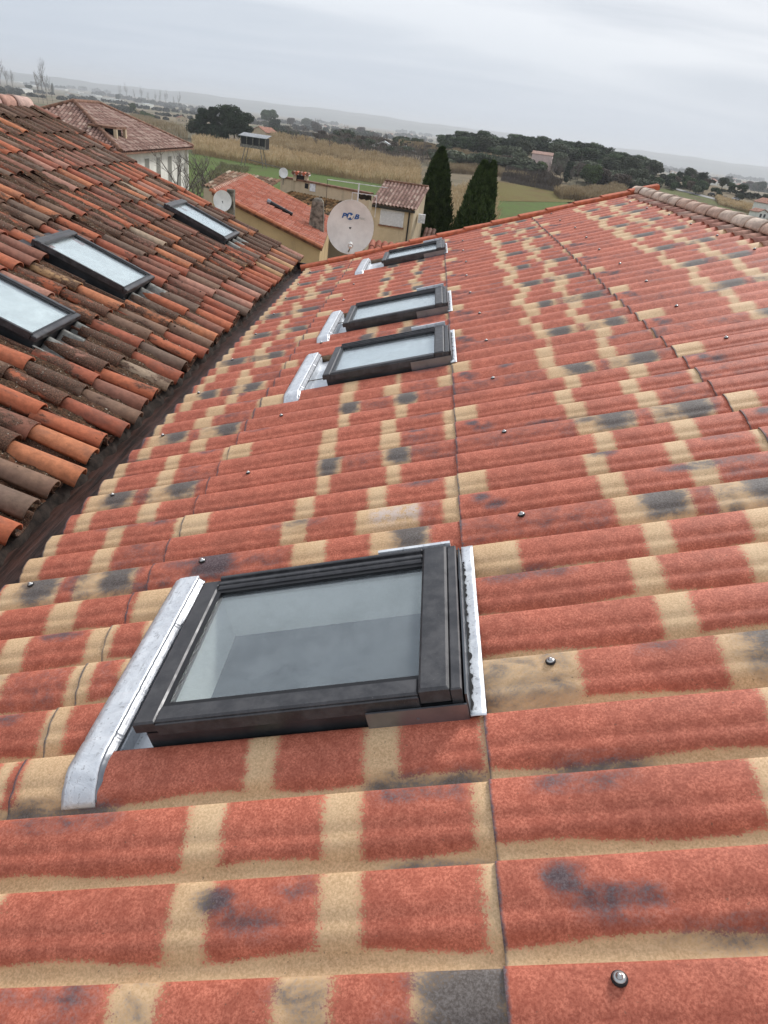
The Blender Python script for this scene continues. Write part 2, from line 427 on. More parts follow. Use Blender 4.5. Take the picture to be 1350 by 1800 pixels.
def prints(c, k):
    """painted bands of wave k in sheet column c: (kind, s0, s1)"""
    near = k <= -2
    if c == 2 and near:
        T = {-2: [('R', .073, .545), ('R', .648, .925), ('R', 1.03, 1.4), ('l', -.02, .26)],
             -3: [('R', -.2, .444), ('t', -.09, .267), ('R', .549, .829), ('R', .93, 1.3)],
             -4: [('R', -.2, .475), ('R', .582, .96), ('R', 1.06, 1.4)],
             -5: [('G', -.2, .17), ('G', -.2, .17), ('R', .187, .591), ('t', .35, .5), ('K', .676, .93), ('R', 1.0, 1.4)],
             -6: [('R', -.2, .629), ('l', .03, .30), ('l', .05, .28), ('R', .74, 1.1)],
             -7: [('R', -.2, .517), ('t', -.018, .259), ('R', .62, 1.0)],
             -8: [('R', -.2, .60), ('S', .03, .05), ('d', .04, .25), ('R', .70, 1.1)],
             -9: [('R', -.2, .70), ('R', .80, 1.3)]}
        if k in T: return T[k]
    if c in (0, 1) and near:
        T = {-2: [('R', -2.219, -1.966), ('R', -1.829, -1.559)],
             -3: [('R', -2.4, -2.06), ('R', -1.946, -1.673), ('t', -1.93, -1.7), ('R', -1.555, -1.43)],
             -4: [('M', -2.4, -2.03), ('M', -1.911, -1.64), ('M', -1.539, -1.43)],
             -5: [('R', -2.0, -1.617), ('t', -2.0, -1.7), ('R', -1.523, -1.40)],
             -6: [('R', -2.4, -1.66), ('R', -1.611, -1.56), ('R', -1.385, -.822), ('R', -.729, -.464), ('R', -.362, -.126), ('l', -.45, -.12), ('l', -1.62, -1.2)],
             -7: [('R', -2.4, -.936), ('R', -.829, -.554), ('R', -.449, -.16), ('t', -.42, -.16), ('t', -1.5, -1.15), ('T', -.42, -.12)],
             -8: [('R', -1.37, -.902), ('R', -1.9, -1.5), ('R', -.80, -.53), ('S', -.79, .05), ('d', -.78, -.62), ('R', -.427, -.147)],
             -9: [('M', -1.6, -.964), ('t', -1.3, -1.0), ('G', -.964, -.852), ('R', -.852, -.592), ('G', -.592, -.47), ('R', -.47, -.30), ('M', -.40, -.30), ('K', -.305, -.1)]}
        if k in T: return T[k]
    sh = {0: -2.83, 1: -1.42, 2: 0.0, 3: 1.40}[c]
    kk = (k - 2) % 4 if c == 3 else k % 4
    if c == 1:
        if k == -1: return [('M', -1.7, -.903), ('K', -1.36, -1.18), ('R', -.746, -.547), ('K', -.438, -.287), ('R', -.287, 0)]
        if k == 0: return [('R', -1.7, -.998), ('R', -.871, -.635), ('M', -.338, -.226), ('W', -.56, -.33)]
        if kk == 3: return [('R', -1.7, -.93), ('K', -.922, -.80), ('M', -.79, -.56), ('K', -.53, -.40), ('M', -.40, 0)]
        if kk == 2: return [('R', -1.7, -.896), ('l', -1.466, -1.2), ('l', -1.42, -1.25), ('R', -.824, -.521), ('l', -.80, -.55), ('l', -.76, -.6), ('R', -.445, 0)]
        if kk == 0: return [('R', -1.7, -.958), ('R', -.853, -.589), ('M', -.467, -.211), ('t', -.45, -.3)]
    if kk == 1: L = [('R', -.011, .449), ('R', .549, .821), ('R', .917, 1.206), ('t', 1.0, 1.2), ('R', 1.28, 1.5)]
    elif kk == 2: L = [('R', -.3, .538), ('R', .631, .913), ('R', 1.026, 1.5)]
    elif kk == 3: L = [('M', -.3, .488), ('K', .60, .778), ('R', .79, .876), ('G', .80, .996), ('K', .996, 1.174), ('R', 1.174, 1.5)]
    else: L = [('R', -.3, .468), ('S', -.05, .045), ('d', -.04, .08), ('R', .58, .852), ('M', .961, 1.27), ('t', 1.0, 1.15)]
    return [(q[0], q[1]+sh, q[2]+sh if q[0] != 'S' else q[2]) for q in L]

HOLES = [(-1.405, -0.128, a*PITCH+.004, (a+4)*PITCH+.004) for a in (-6, 9, 16, 31)]

def sst(x, a, b):
    u = np.clip((x-a)/(b-a), 0, 1); return u*u*(3-2*u)

def seg(S, a, b, soft=0.045): return sst(S, a-soft, a+soft)*(1-sst(S, b-soft, b+soft))

def sheet(c, k0, sa, sb, tj):
    """one sheet: waves k0..k0+3, from sa to sb, drawn in coordinates relative to (sa, t0)"""
    t0 = (k0-1)*PITCH; t1 = (k0+3)*PITCH
    fine = k0 < 6
    ds = 0.0125 if fine else 0.022
    xs = _WX if fine else _WX[[0, 2, 4, 6, 8, 10, 12, 14, 16, 18, 19, 21]]
    tt_ = sorted(set([round(k - x, 5) for k in range(k0, k0+4) for x in xs if x < 1.0] + [k0-1+.0005, k0+3+.05]))
    tt_ = [v for v in tt_ if v >= k0-1+.0004]
    ns = int(round((sb-sa)/ds)); soft = .045 if k0 < 4 else .060
    s = np.linspace(sa, sb, ns+1); t = np.array(tt_)*PITCH; nt = len(t)-1
    Sg, Tg = np.meshgrid(s, t, indexing='ij')
    lim = verge_t(Sg)
    Tg = np.minimum(Tg, lim)
    Vv = Tg/PITCH
    Z = wave(Vv) + 0.009*(1-(Sg-sa)/(sb-sa))
    # slight sag and unevenness of each sheet
    Z += 0.0015*np.sin(Sg*5.1+k0)*np.sin(Tg*3.3+c)
    red = np.zeros_like(Z); dark = np.zeros_like(Z); scuff = np.zeros_like(Z)
    K = np.ceil(Vv - 1e-6).astype(int); vf = K - Vv          # 0 at the sharp far edge, 1 at the next wave down
    for k in range(k0, k0+4):
        msk = (K == k)
        jit = rnd.uniform(-.03, .03) if k > 6 else 0.0
        for _q in range(rnd.choice((0, 0, 1, 1, 2)) if k > -2 else rnd.choice((0, 0, 1))):
            a_, l_, v_, h_ = rnd.uniform(sa, sb), rnd.uniform(.05, .22), rnd.choice((.08, .15, .62, .7)), rnd.uniform(.3, .8)
            dark = np.maximum(dark, msk*h_*np.exp(-((Sg-a_)/l_)**2 - ((vf-v_)/.16)**2))
        body = (1 - sst(vf, 0.62 + 0.03*np.sin(Sg*9+k*2), 0.74 + 0.03*np.sin(Sg*9+k*2)))
        for kind, a, b in prints(c, k):
            if kind == 'S':
                ss_ = a + jit; r = b
                g = np.exp(-(((Sg-ss_)/(r*1.1))**2 + ((vf-0.22)/0.15)**2))
                dark = np.maximum(dark, msk*g*1.0); continue
            a += jit; b += jit
            if k > 7: a += rnd.uniform(-.035, .035); b += rnd.uniform(-.035, .035)
            if kind in 'RM': red = np.maximum(red, msk*np.minimum(seg(Sg, a, b, soft), body))
            if kind == 'M': dark = np.maximum(dark, msk*seg(Sg, a, b, .06)*body*0.30)
            if kind == 'K':
                cx = (a+b)/2; hw = (b-a)/2
                g = np.exp(-np.abs((Sg-cx)/(hw*1.12))**2.0 - (np.maximum(vf-.35, 0)/.33)**2)
                dark = np.maximum(dark, msk*g*1.15)
            if kind == 'G': dark = np.maximum(dark, msk*seg(Sg, a, b, .05)*0.42)
            if kind == 't':
                g = np.exp(-((vf-0.10)/0.15)**2)*seg(Sg, a, b, .08); dark = np.maximum(dark, msk*g*0.62)
            if kind == 'T':
                g = np.exp(-((vf-0.86)/0.12)**2)*seg(Sg, a, b, .08); dark = np.maximum(dark, msk*g*0.8)
            if kind == 'l':
                g = np.exp(-((vf-0.76)/0.15)**2)*seg(Sg, a, b, .09); dark = np.maximum(dark, msk*g*0.85)
            if kind == 'd':
                g = np.exp(-((vf-0.42)/0.17)**2)*seg(Sg, a, b, .06); dark = np.maximum(dark, msk*g*0.7)
            if kind == 'W':
                g = np.exp(-((vf-0.25)/0.22)**2)*seg(Sg, a, b, .03); scuff = np.maximum(scuff, msk*g)
    # shade painted in: dark lines at overlap edge and between waves; dirt in trough
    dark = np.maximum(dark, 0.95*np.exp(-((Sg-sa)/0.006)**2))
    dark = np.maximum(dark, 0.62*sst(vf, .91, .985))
    trough = sst(vf, .86, .955)
    amt = 0.9 if (c <= 1 and k0 <= -9) else 0.30
    trough = trough*amt
    nS, nT = ns+1, nt+1
    V = np.stack([Sg-sa, Tg-t0, Z], -1).reshape(-1, 3)
    idx = np.arange(nS*nT).reshape(nS, nT)
    A = idx[:-1, :-1]; B = idx[1:, :-1]; C = idx[1:, 1:]; D = idx[:-1, 1:]
    Sc = (Sg[:-1, :-1]+Sg[1:, 1:])/2; Tc = (Tg[:-1, :-1]+Tg[1:, 1:])/2
    keep = (Tg[:-1, 1:]-Tg[:-1, :-1]) > 1e-5
    for h in HOLES: keep &= ~((Sc > h[0]) & (Sc < h[1]) & (Tc > h[2]) & (Tc < h[3]))
    Fq = np.stack([A, B, C, D], -1)[keep]
    if len(Fq) == 0: return None
    attrs = [red.ravel(), dark.ravel(), scuff.ravel(), trough.ravel()]
    # thickness: duplicate boundary strip (down slope lip, near lip, far lip) 7 mm deep, painted dark as a shadow line
    th = 0.007
    def strip(ids, dx, dy):
        nonlocal V, Fq, attrs
        n0 = len(V); low = V[ids] + np.array([dx, dy, -th]); m = len(ids)
        V = np.concatenate([V, V[ids], low]); ids2 = np.concatenate([ids, ids]); attrs = [np.concatenate([a_, (a_[ids2]*0 + 1.0) if i == 1 else a_[ids2]*0]) for i, a_ in enumerate(attrs)]
        q = np.stack([np.arange(n0, n0+m-1), np.arange(n0+1, n0+m), np.arange(n0+m+1, n0+2*m), np.arange(n0+m, n0+2*m-1)], -1)
        Fq = np.concatenate([Fq, q])
    if not any(sa > h[0] and sa < h[1] and t0 < h[3] and t1 > h[2] for h in HOLES):
        strip(idx[0, ::-1], 0.001, 0)
    strip(idx[:, 0], 0, 0.0)
    used = np.unique(Fq); remap = -np.ones(len(V), int); remap[used] = np.arange(len(used))
    V = V[used]; Fq = remap[Fq]; attrs = [a_[used] for a_ in attrs]
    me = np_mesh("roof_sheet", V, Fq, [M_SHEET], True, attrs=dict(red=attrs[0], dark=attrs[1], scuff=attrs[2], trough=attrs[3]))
    return me, sa, t0

# screw with rubber washer
def screw_mesh():
    mb = MB()
    mb.lathe([(0.0175, -0.004), (0.0180, 0.001), (0.0150, 0.004), (0.0120, 0.0045)], 14, 1)
    mb.lathe([(0.0145, 0.004), (0.0140, 0.0062), (0.0085, 0.0075)], 14, 0)
    mb.lathe([(0.0085, 0.0075), (0.0082, 0.0095), (0.0062, 0.0105), (0.0055, 0.013), (0.003, 0.0145), (0.0001, 0.0148)], 10, 0)
    return mb.mesh("screw", M_STEEL, M_RUBBER)
SCREW = screw_mesh()

COLS = {0: (-2.36, -1.47), 1: (-1.585, -0.03), 2: (-0.15, 1.34), 3: (1.245, 2.86)}
def screw_spots(c, k):
    if c == 1: return [-1.335] if k % 4 == 3 else []
    if c == 2: return [0.108] if k % 4 == 3 else []
    if c == 0: return [-2.21] if k % 4 == 3 else []
    if c == 3: return [1.56] if k % 4 == 3 else ([2.62] if k % 4 == 1 else [])
    return []
for c, (sa, sb) in COLS.items():
    off = 2 if c == 3 else 0
    for g in range(-4, 11):
        k0 = 4*g - 1 - off
        a = sa
        if c == 2 and k0 <= -2: a = -0.118
        a += rnd.uniform(-0.004, 0.004)
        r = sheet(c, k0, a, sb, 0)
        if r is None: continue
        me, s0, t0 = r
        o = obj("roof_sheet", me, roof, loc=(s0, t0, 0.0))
        for k in range(k0, k0+4):
            for ssp in screw_spots(c, k):
                t = (k-.16)*PITCH + rnd.uniform(-.006, .006)
                sp = ssp + rnd.uniform(-.03, .03)
                if any(h[0]-.02 < sp < h[1]+.02 and h[2]-.02 < t < h[3]+.02 for h in HOLES): continue
                if t > verge_t(sp)-.05: continue
                n = float(wave(np.array([t/PITCH]))[0]) + 0.009*(1-(sp-a)/(sb-a))
                obj("screw", SCREW, o, scale=.9 if k0 < 0 else .75, loc=(sp-s0, t-t0, n+0.004), rot=(rnd.uniform(-.1, .1), rnd.uniform(-.1, .1), rnd.uniform(0, 6)))

# --- pinkish eaves tiles along the ridge (short cover tiles under the ridge caps)
def half_tile(r0, r1, L, th=0.012, n=10, arc=1.0, seg_=3):
    """tapered barrel tile lying along +x: wide end (r0) at x=0, narrow end (r1) at x=L, crest top at z=0"""
    V = []; Fq = []
    for side in (0, 1):
        for i in range(seg_+1):
            f = i/seg_; r = r0+(r1-r0)*f - (th if side else 0)
            for j in range(n+1):
                a = math.pi*arc*(j/n-0.5)
                V.append((L*f, r*math.sin(a), r*math.cos(a) - r0))
    m = (seg_+1)*(n+1)
    for i in range(seg_):
        for j in range(n):
            a = i*(n+1)+j
            Fq.append((a, a+n+1, a+n+2, a+1)); Fq.append((m+a, m+a+1, m+a+n+2, m+a+n+1))
    for j in range(n):
        Fq.append((j, j+1, m+j+1, m+j)); a = seg_*(n+1)+j; Fq.append((a+1, a, m+a, m+a+1))
    for i in range(seg_):
        a = i*(n+1); Fq.append((a+n+1, a, m+a, m+a+n+1)); a += n; Fq.append((a, a+n+1, m+a+n+1, m+a))
    return V, Fq
def tile_mesh(name, *a, mat=None, **k):
    V, Fq = half_tile(*a, **k)
    return np_mesh(name, V, Fq, [mat or M_CLAY], True)

EAVE_T = tile_mesh("under_ridge_tile", 0.098, 0.088, 0.30, n=8)
k = -18
while k*PITCH < 9.3:
    cc = rnd.choice([(0.42, 0.20, 0.15, 0.06), (0.50, 0.27, 0.20, 0.05), (0.36, 0.17, 0.13, 0.15), (0.46, 0.30, 0.24, 0.05)])
    obj("under_ridge_tile", EAVE_T, roof, loc=(2.735 + rnd.uniform(-.015, .015), (k-.3)*PITCH, 0.016), rot=(0, R(2), rnd.uniform(-.02, .02)), color=cc)
    k += 1
# --- ridge caps, overlapping toward the camera
RIDGE_T = tile_mesh("ridge_tile", 0.102, 0.086, 0.46, th=0.015, n=12, arc=0.86)
t = -4.3
while t < 9.35:
    j = rnd.uniform(-.008, .008)
    cc = rnd.choice([(0.58, 0.44, 0.35, 0.0), (0.64, 0.50, 0.40, 0.0), (0.58, 0.40, 0.31, 0.0), (0.66, 0.53, 0.43, 0.0)])
    obj("ridge_tile", RIDGE_T, roof, loc=(2.98+j, t, 0.088+rnd.uniform(-.004, .004)), rot=(0, 0, R(90)+rnd.uniform(-.015, .015)), color=cc)
    t += 0.385
m_ = MB(); m_.box(2.93, 3.07, -4.3, 9.3, -0.06, 0.04)
m_.obj("ridge_mortar", M_MORTAR, roof)
# rear slope of the same roof (unseen from the photo, closes the building)
mb = MB()
n_ = 60
ys = np.linspace(-4.5, 9.3, 15*8+1)
V = []; Fq = []
for i, s_ in enumerate((0.0, 5.0)):
    for y in ys: V.append((3.02 + s_*math.cos(2*AL), y, -0.02 + float(wave(np.array([y/PITCH]))[0]) - s_*math.sin(2*AL)))
for j in range(len(ys)-1): Fq.append((j, len(ys)+j, len(ys)+j+1, j+1))
plain_red = plain("rear_red", (0.36, 0.13, 0.09), 0.85, var=0.25, scale=5)
obj("rear_slope", np_mesh("rear_slope", V, Fq, [plain_red], True), roof)

# --- red verge tiles on the far edge
VERGE_C = plain("verge_clay", (0.47, 0.125, 0.062), 0.75, var=0.14, scale=12)
def verge_tile():
    mb = MB()
    L, w = 0.47, 0.17
    # angular cap: top face sloping, front lip rolled
    prof = [(-0.095, -0.045), (-0.098, 0.006), (-0.085, 0.028), (-0.04, 0.040), (0.02, 0.044), (0.07, 0.030), (0.085, 0.0), (0.085, -0.14)]
    vs = [(0, y, z) for y, z in prof] + [(L, y*0.96, z-0.008) for y, z in prof]
    vi = [(0.0, y*0.86, z-0.012) for y, z in prof]
    n = len(prof)
    mb.add(vs, [(i, i+1, n+i+1, n+i) for i in range(n-1)], False)
    mb.add([vs[i] for i in range(n)]+vi, [(i+1, i, n+i, n+i+1) for i in range(n-1)])
    return mb.mesh("verge_tile", VERGE_C)
VT = verge_tile()
ang = math.atan(0.165)
s_ = -2.45
while s_ < 2.85:
    obj("verge_tile", VT, roof, loc=(s_, verge_t(s_)+0.03, 0.022), rot=(rnd.uniform(-.03, .03), R(1.2), ang+rnd.uniform(-.012, .012)))
    s_ += 0.445*math.cos(ang)
# walls below the roof (the house itself)
M_WALL_OWN = mat_stucco("house_render", (0.55, 0.47, 0.35))
mb = MB()
def wl(s, t): 
    P = ROOF_M @ Vector((s, t, -0.09)); return P
pts = [wl(-2.2, -4.4), wl(2.95, -4.4), wl(2.95, 9.3), wl(-2.2, 8.55)]
vs = [tuple(p) for p in pts] + [(p.x, p.y, -9.2) for p in pts]
Minv = ROOF_M.inverted()
vs = [tuple(Minv @ Vector(p)) for p in vs]
mb.add(vs, [(0, 1, 5, 4), (1, 2, 6, 5), (2, 3, 7, 6), (3, 0, 4, 7)])
mb.obj("house_wall", M_WALL_OWN, roof)
# sarking under the sheets
mb = MB(); mb.add([(-2.20, -4.4, -0.17), (2.95, -4.4, -0.17), (2.95, 9.2, -0.17), (-2.20, 8.5, -0.17)], [(0, 1, 2, 3)])
mb.obj("roof_deck", M_BLACK, roof)

# ================================================================== SKYLIGHTS
def skylight_parts(root, L, W, dark_blind=True, glassmat=None, rail=0.066, z0=-0.06, zt=0.112, head=0.125):
    """local: x up the slope (centre 0), y along the eave, z normal; frame top at zt"""
    x0, x1, y0, y1 = -L/2, L/2, -W/2, W/2
    # kerb
    mb = MB(); i = 0.02; wth = rail-.030
    for (a, b, c, d) in ((x0+i, x1-i, y0+i, y0+i+wth), (x0+i, x1-i, y1-i-wth, y1-i), (x0+i, x0+i+wth, y0+i+wth, y1-i-wth), (x1-i-wth, x1-i, y0+i+wth, y1-i-wth)):
        mb.box(a, b, c, d, z0, zt-0.055)
    mb.obj("kerb", M_DARKMETAL, root)
    r = MB().bev(x0, x0+rail*1.12, y0, y1, zt-0.05, zt-0.012, 0.006); r.obj("bottom_rail", M_CLAD, root)
    mb = MB().bev(x0+rail*1.12+.002, x1-head-.002, y0, y0+rail, zt-0.05, zt-0.008, 0.006)
    mb.bev(x0+rail*1.12+.002, x1-head-.002, y0-0.006, y0+0.012, zt-0.062, zt-0.018, 0.003); mb.obj("side_rail", M_CLAD, root)
    mb = MB().bev(x0+rail*1.12+.002, x1-head-.002, y1-rail, y1, zt-0.05, zt-0.008, 0.006)
    mb.bev(x0+rail*1.12+.002, x1-head-.002, y1-rail*0.72, y1-rail*0.45, zt-0.02, zt-0.001, 0.003)
    mb.bev(x0+rail*1.12+.002, x1-head-.002, y1-0.012, y1+0.004, zt-0.05, zt+0.004, 0.003); mb.obj("side_rail", M_CLAD, root)
    mb = MB().bev(x1-head, x1-0.035, y0-0.004, y1+0.004, zt-0.045, zt+0.006, 0.008)
    mb.bev(x1-0.033, x1, y0-0.004, y1+0.004, zt-0.06, zt-0.002, 0.004); mb.obj("head_cover", M_CLAD, root)
    # inner bead
    mb = MB(); bx0, bx1, by0, by1 = x0+rail*1.12, x1-head, y0+rail, y1-rail; bw = 0.02
    for (a, b, c, d) in ((bx0, bx1, by0, by0+bw), (bx0, bx1, by1-bw, by1), (bx0, bx0+bw, by0+bw, by1-bw)):
        mb.box(a, b, c, d, zt-0.045, zt-0.018)
    mb.obj("glazing_bead", M_BLACK, root)
    g = MB().box(bx0+.004, bx1-.002, by0+.004, by1-.004, zt-0.038, zt-0.030)
    g.obj("glass_pane", glassmat or M_GLASS, root)
    # lining and blind / darkness behind
    dep = 0.20
    mb = MB()
    zz0, zz1 = zt-0.045-dep, zt-0.045
    mb.box(bx0-.006, bx0+.004, by0, by1, zz0, zz1); mb.box(bx0+.004, bx1, by1-.004, by1+.006, zz0, zz1)
    mb.box(bx0+.004, bx1, by0-.006, by0+.004, zz0, zz1); mb.box(bx1, bx1+.006, by0, by1, zz0, zz1)
    mb.obj("lining", M_REVEAL, root)
    mb = MB().box(bx0-.01, bx1+.01, by0-.01, by1+.01, zz0-0.012, zz0) if dark_blind else MB().box(bx0-.01, bx1+.01, by0-.01, by1+.01, zt-0.058, zt-0.050)
    mb.obj("blind", M_ROOM if dark_blind else M_BLIND, root)

def draped(name, S0, S1, T0, T1, dz, mat, parent, nT=60, nS=6, th=0.003, zfun=None, wrinkle=0.0, s_ref=0, t_ref=0):
    s = np.linspace(S0, S1, nS+1); t = np.linspace(T0, T1, nT+1)
    Sg, Tg = np.meshgrid(s, t, indexing='ij')
    Z = zfun(Sg, Tg) + dz
    if wrinkle: Z = Z + wrinkle*(np.sin(Sg*47+np.sin(Tg*23)*2)*np.sin(Tg*61+np.sin(Sg*31)*2)) + wrinkle*0.6*nrg.standard_normal(Z.shape)
    V = np.concatenate([np.stack([Sg-s_ref, Tg-t_ref, Z], -1).reshape(-1, 3), np.stack([Sg-s_ref, Tg-t_ref, Z-th], -1).reshape(-1, 3)])
    n = (nS+1)*(nT+1); idx = np.arange(n).reshape(nS+1, nT+1)
    q = np.stack([idx[:-1, :-1], idx[1:, :-1], idx[1:, 1:], idx[:-1, 1:]], -1).reshape(-1, 4)
    per = []
    for line in (idx[0, :][::-1], idx[-1, :], idx[:, 0], idx[:, -1][::-1]):
        per.append(np.stack([line[:-1], line[:-1]+n, line[1:]+n, line[1:]], -1))
    Fq = np.concatenate([q, q[:, ::-1]+n] + per)
    return obj(name, np_mesh(name, V, Fq, [mat], True), parent)

labels = ["nearest skylight on the corrugated roof, grey frame with wet glass and a white zinc flashing",
          "second skylight up the corrugated roof, the nearer of the close pair beyond the first",
          "third skylight up the corrugated roof, just beyond the close pair's nearer one",
          "small-looking farthest skylight on the corrugated roof, just below the satellite dish"]
for i, h in enumerate(HOLES):
    tc = (h[2]+h[3])/2 - 0.075 + (0.03 if i else 0)
    slo, shi = ((-1.182, -.162), (-1.105, -.148), (-1.150, -.148), (-1.02, -.140))[i]
    scx = (slo+shi)/2
    L, W = shi-slo, 0.765
    M = ROOF_M @ Matrix.Translation((scx, tc, 0))
    root = empty("skylight", mat=M, label=labels[i], cat="skylight", group="skylights along the corrugated roof")
    skylight_parts(root, L, W, i == 0, rail=0.066 if i == 0 else 0.052, zt=0.112 if i == 0 else 0.092, head=0.125 if i == 0 else 0.11)
    # zinc apron at the lower end: a raised folded bar bridging the waves
    crest0 = h[2]; e0, e1 = h[2]-0.165, h[3]+0.03
    def bar(S, T, e0=e0, cr=h[2]):
        f = sst(T, cr-0.15, cr-0.005)
        low = wave(T/PITCH)+0.004
        z = low*(1-f) + 0.016*f
        edge = sst(S, -1.400, -1.370)
        for cr_ in (.17, .33, .62, .86): z = z - 0.004*np.exp(-((T-(e0+(cr+1.1-e0)*cr_))/.003)**2)
        return z*1.0 - 0.012*(1-edge)*f
    draped("apron_bar", -1.400, -1.290, e0, e1, 0.010, M_ZINC, root, 110, 10, 0.012, bar, 0.0006, scx, tc)
    # crumpled dark inner seam of the bar
    def seam(S, T, cr=h[2]):
        return bar(S, T) - 0.022*sst(S, -1.293, -1.266)
    draped("apron_seam", -1.292, -1.266, e0+.01, e1-.01, 0.007, M_MIDMETAL, root, 160, 4, 0.004, seam, 0.0009, scx, tc)
    # its inner upstand and the channel between it and the frame
    mb = MB()
    mb.box(-1.268-scx, -1.260-scx, h[2]-0.012-tc, h[3]-0.02-tc, -0.062, -0.008)
    mb.box(-1.260-scx, slo+.03-scx, h[2]+0.004-tc, h[3]-0.02-tc, -0.062, -0.056)
    mb.obj("apron_channel", M_ZINC, root)
    # head flashing strip at the upper end
    def hs(S, T): return 0.004 + 0*S
    draped("head_flashing", -0.150, -0.104, h[2]-0.02, h[3]-0.02, 0.014, M_ZINC, root, 60, 3, 0.003, hs, 0.0012, scx, tc)
    V = []; Fq = []
    for q_ in range(81):
        t_ = -W/2 + (W+.02)*q_/80; w_ = max(.001, .003+.005*math.sin(q_*.31)*math.sin(q_*.83)+rnd.uniform(-.003, .007))
        V += [(L/2+.014, t_, .020), (L/2+.016+w_, t_, .0195)]
    Fq = [(2*q_, 2*q_+1, 2*q_+3, 2*q_+2) for q_ in range(80)]
    obj("sealant", np_mesh("sealant", V, Fq, [M_RUBBER]), root)
    mb = MB()
    mb.box(L/2+0.006, L/2+0.012, -W/2-0.01, W/2+0.01, -0.05, 0.092); mb.obj("head_upstand", M_DARKMETAL, root)
    # far side strip, near side upstand and corner bracket
    mb = MB().box(L/2-0.30, L/2-0.02, W/2+0.012, W/2+0.028, 0.0, 0.118); mb.obj("side_strip", M_ZINC, root)
    mb = MB()
    mb.box(-L/2+0.03, L/2-0.02, -W/2+0.006, -W/2+0.013, -0.06, 0.05)
    mb.obj("side_upstand", M_DARKMETAL, root)
    mb = MB()
    mb.box(L/2-0.29, L/2+0.008, -W/2-0.018, -W/2-0.012, -0.03, 0.060)
    mb.cyl((L/2-0.14, -W/2-0.0175, 0.02), (L/2-0.14, -W/2-0.021, 0.02), 0.005, n=8)
    mb.obj("corner_bracket", M_MIDMETAL, root)
    MB().box(-L/2-.01, L/2+.01, -W/2-0.05, -W/2+0.03, -0.075, -0.066).obj("side_channel", M_DARKMETAL, root)
    MB().box(-L/2-.01, L/2+.01, W/2+.01, W/2+0.13, -0.06, -0.052).obj("side_channel", M_DARKMETAL, root)

# ================================================================== OLD CLAY TILE ROOF
BE = R(21.7); CB, SB = math.cos(BE), math.sin(BE)
OP = Vector((-2.39, 0, -0.655))
OLD_M = Matrix(((-CB, 0, SB, OP.x), (0, -1, 0, 0), (SB, 0, CB, OP.z), (0, 0, 0, 1)))     # local x up the slope, y toward the camera
old = empty("old_tiled_roof", mat=OLD_M, label="old roof of weathered mossy barrel clay tiles sloping down to the valley gutter", cat="roof")
OLDW = lambda q, y, n=0: OLD_M @ Vector((q, -y, n))
SK_OLD = [(1.40, 2.50), (1.40, 4.25), (1.40, 7.88)]
tv = [tile_mesh("cover_tile", 0.093, 0.074, 0.47, n=10),
      tile_mesh("cover_tile", 0.098, 0.076, 0.475, n=10),
      tile_mesh("cover_tile", 0.088, 0.072, 0.47, n=10)]
PAL = [((0.42, 0.130, 0.065), 5), ((0.46, 0.175, 0.085), 3.5), ((0.34, 0.105, 0.060), 4.5), ((0.205, 0.125, 0.085), 4),
       ((0.17, 0.115, 0.085), 3), ((0.25, 0.11, 0.075), 4), ((0.46, 0.28, 0.14), 0.7), ((0.36, 0.27, 0.19), 0.6), ((0.40, 0.20, 0.145), 1.5)]
def pick():
    r = rnd.random()*sum(w for _, w in PAL)
    for c, w in PAL:
        r -= w
        if r <= 0: return c
    return PAL[0][0]
EXPO, CSP = 0.425, 0.2435
NC = 11
rows = []
hidden = MB()
def on_skylight(q, y, m=0.0):
    for (sq, sy) in SK_OLD:
        if sq-0.60-m < q+0.2 < sq+0.44+m and sy-0.47 < y < sy+0.47: return True
    return False
tiles = []
ncol = 45
for ci in range(-3, ncol):
    y = 9.17 - (ncol-1-ci)*CSP
    for cj in range(NC):
        q = cj*EXPO + rnd.uniform(-.022, .022) + (0.03*math.sin(ci*1.7))
        yy = y + rnd.uniform(-.010, .010)
        if on_skylight(q, yy): continue
        if q > 1.5 and rnd.random() < .035: continue
        P = OLDW(q+0.2, yy); x_, y_ = proj(P)
        vis = -90 < x_ < 1440 and -60 < y_ < 1900
        tiles.append((q, yy, cj, ci, vis, x_, y_))
vis = [t_ for t_ in tiles if t_[4]]
vis.sort(key=lambda a: (OLDW(a[0], a[1])-Vector(CAM_POS)).length)
first = set(id(t_) for t_ in vis[:298])
rest_v, rest_f = [], []
def mossiness(q, y):
    m = 0.52 + 0.26*math.sin(q*1.9+y*0.8) + rnd.uniform(-.38, .38)
    m += 0.18*(q/5.0)
    return max(0.0, min(1.0, m))
for t_ in tiles:
    q, yy, cj, ci, v_, _, _ = t_
    rx, ry, rz = rnd.uniform(-.03, .03), R(2.2)+rnd.uniform(-.012, .02), rnd.uniform(-.028, .028)
    if rnd.random() < 0.10: rz += rnd.choice((-1, 1))*0.09; rx += 0.08
    z = rnd.uniform(-.005, .007)
    if id(t_) in first:
        me = rnd.choice(tv)
        mo = mossiness(q, yy)*(0.85 if q > 1.5 else 1)
        if cj == 0: mo *= 0.55
        obj("cover_tile", me, old, loc=(q, -yy, z), rot=(rx, ry, rz), scale=(rnd.uniform(.97, 1.03), rnd.uniform(.94, 1.04), rnd.uniform(.72, .90) if q < 1.6 else rnd.uniform(.62, .82)), color=(*pick(), mo))
    else:
        V, Fq = half_tile(0.096, 0.079, 0.47, n=6, seg_=1)
        M = Matrix.Translation((q, -yy, z)) @ Euler((rx, ry, rz)).to_matrix().to_4x4()
        b = len(rest_v); rest_v += [tuple(M @ Vector(p)) for p in V]; rest_f += [tuple(i+b for i in f) for f in Fq]
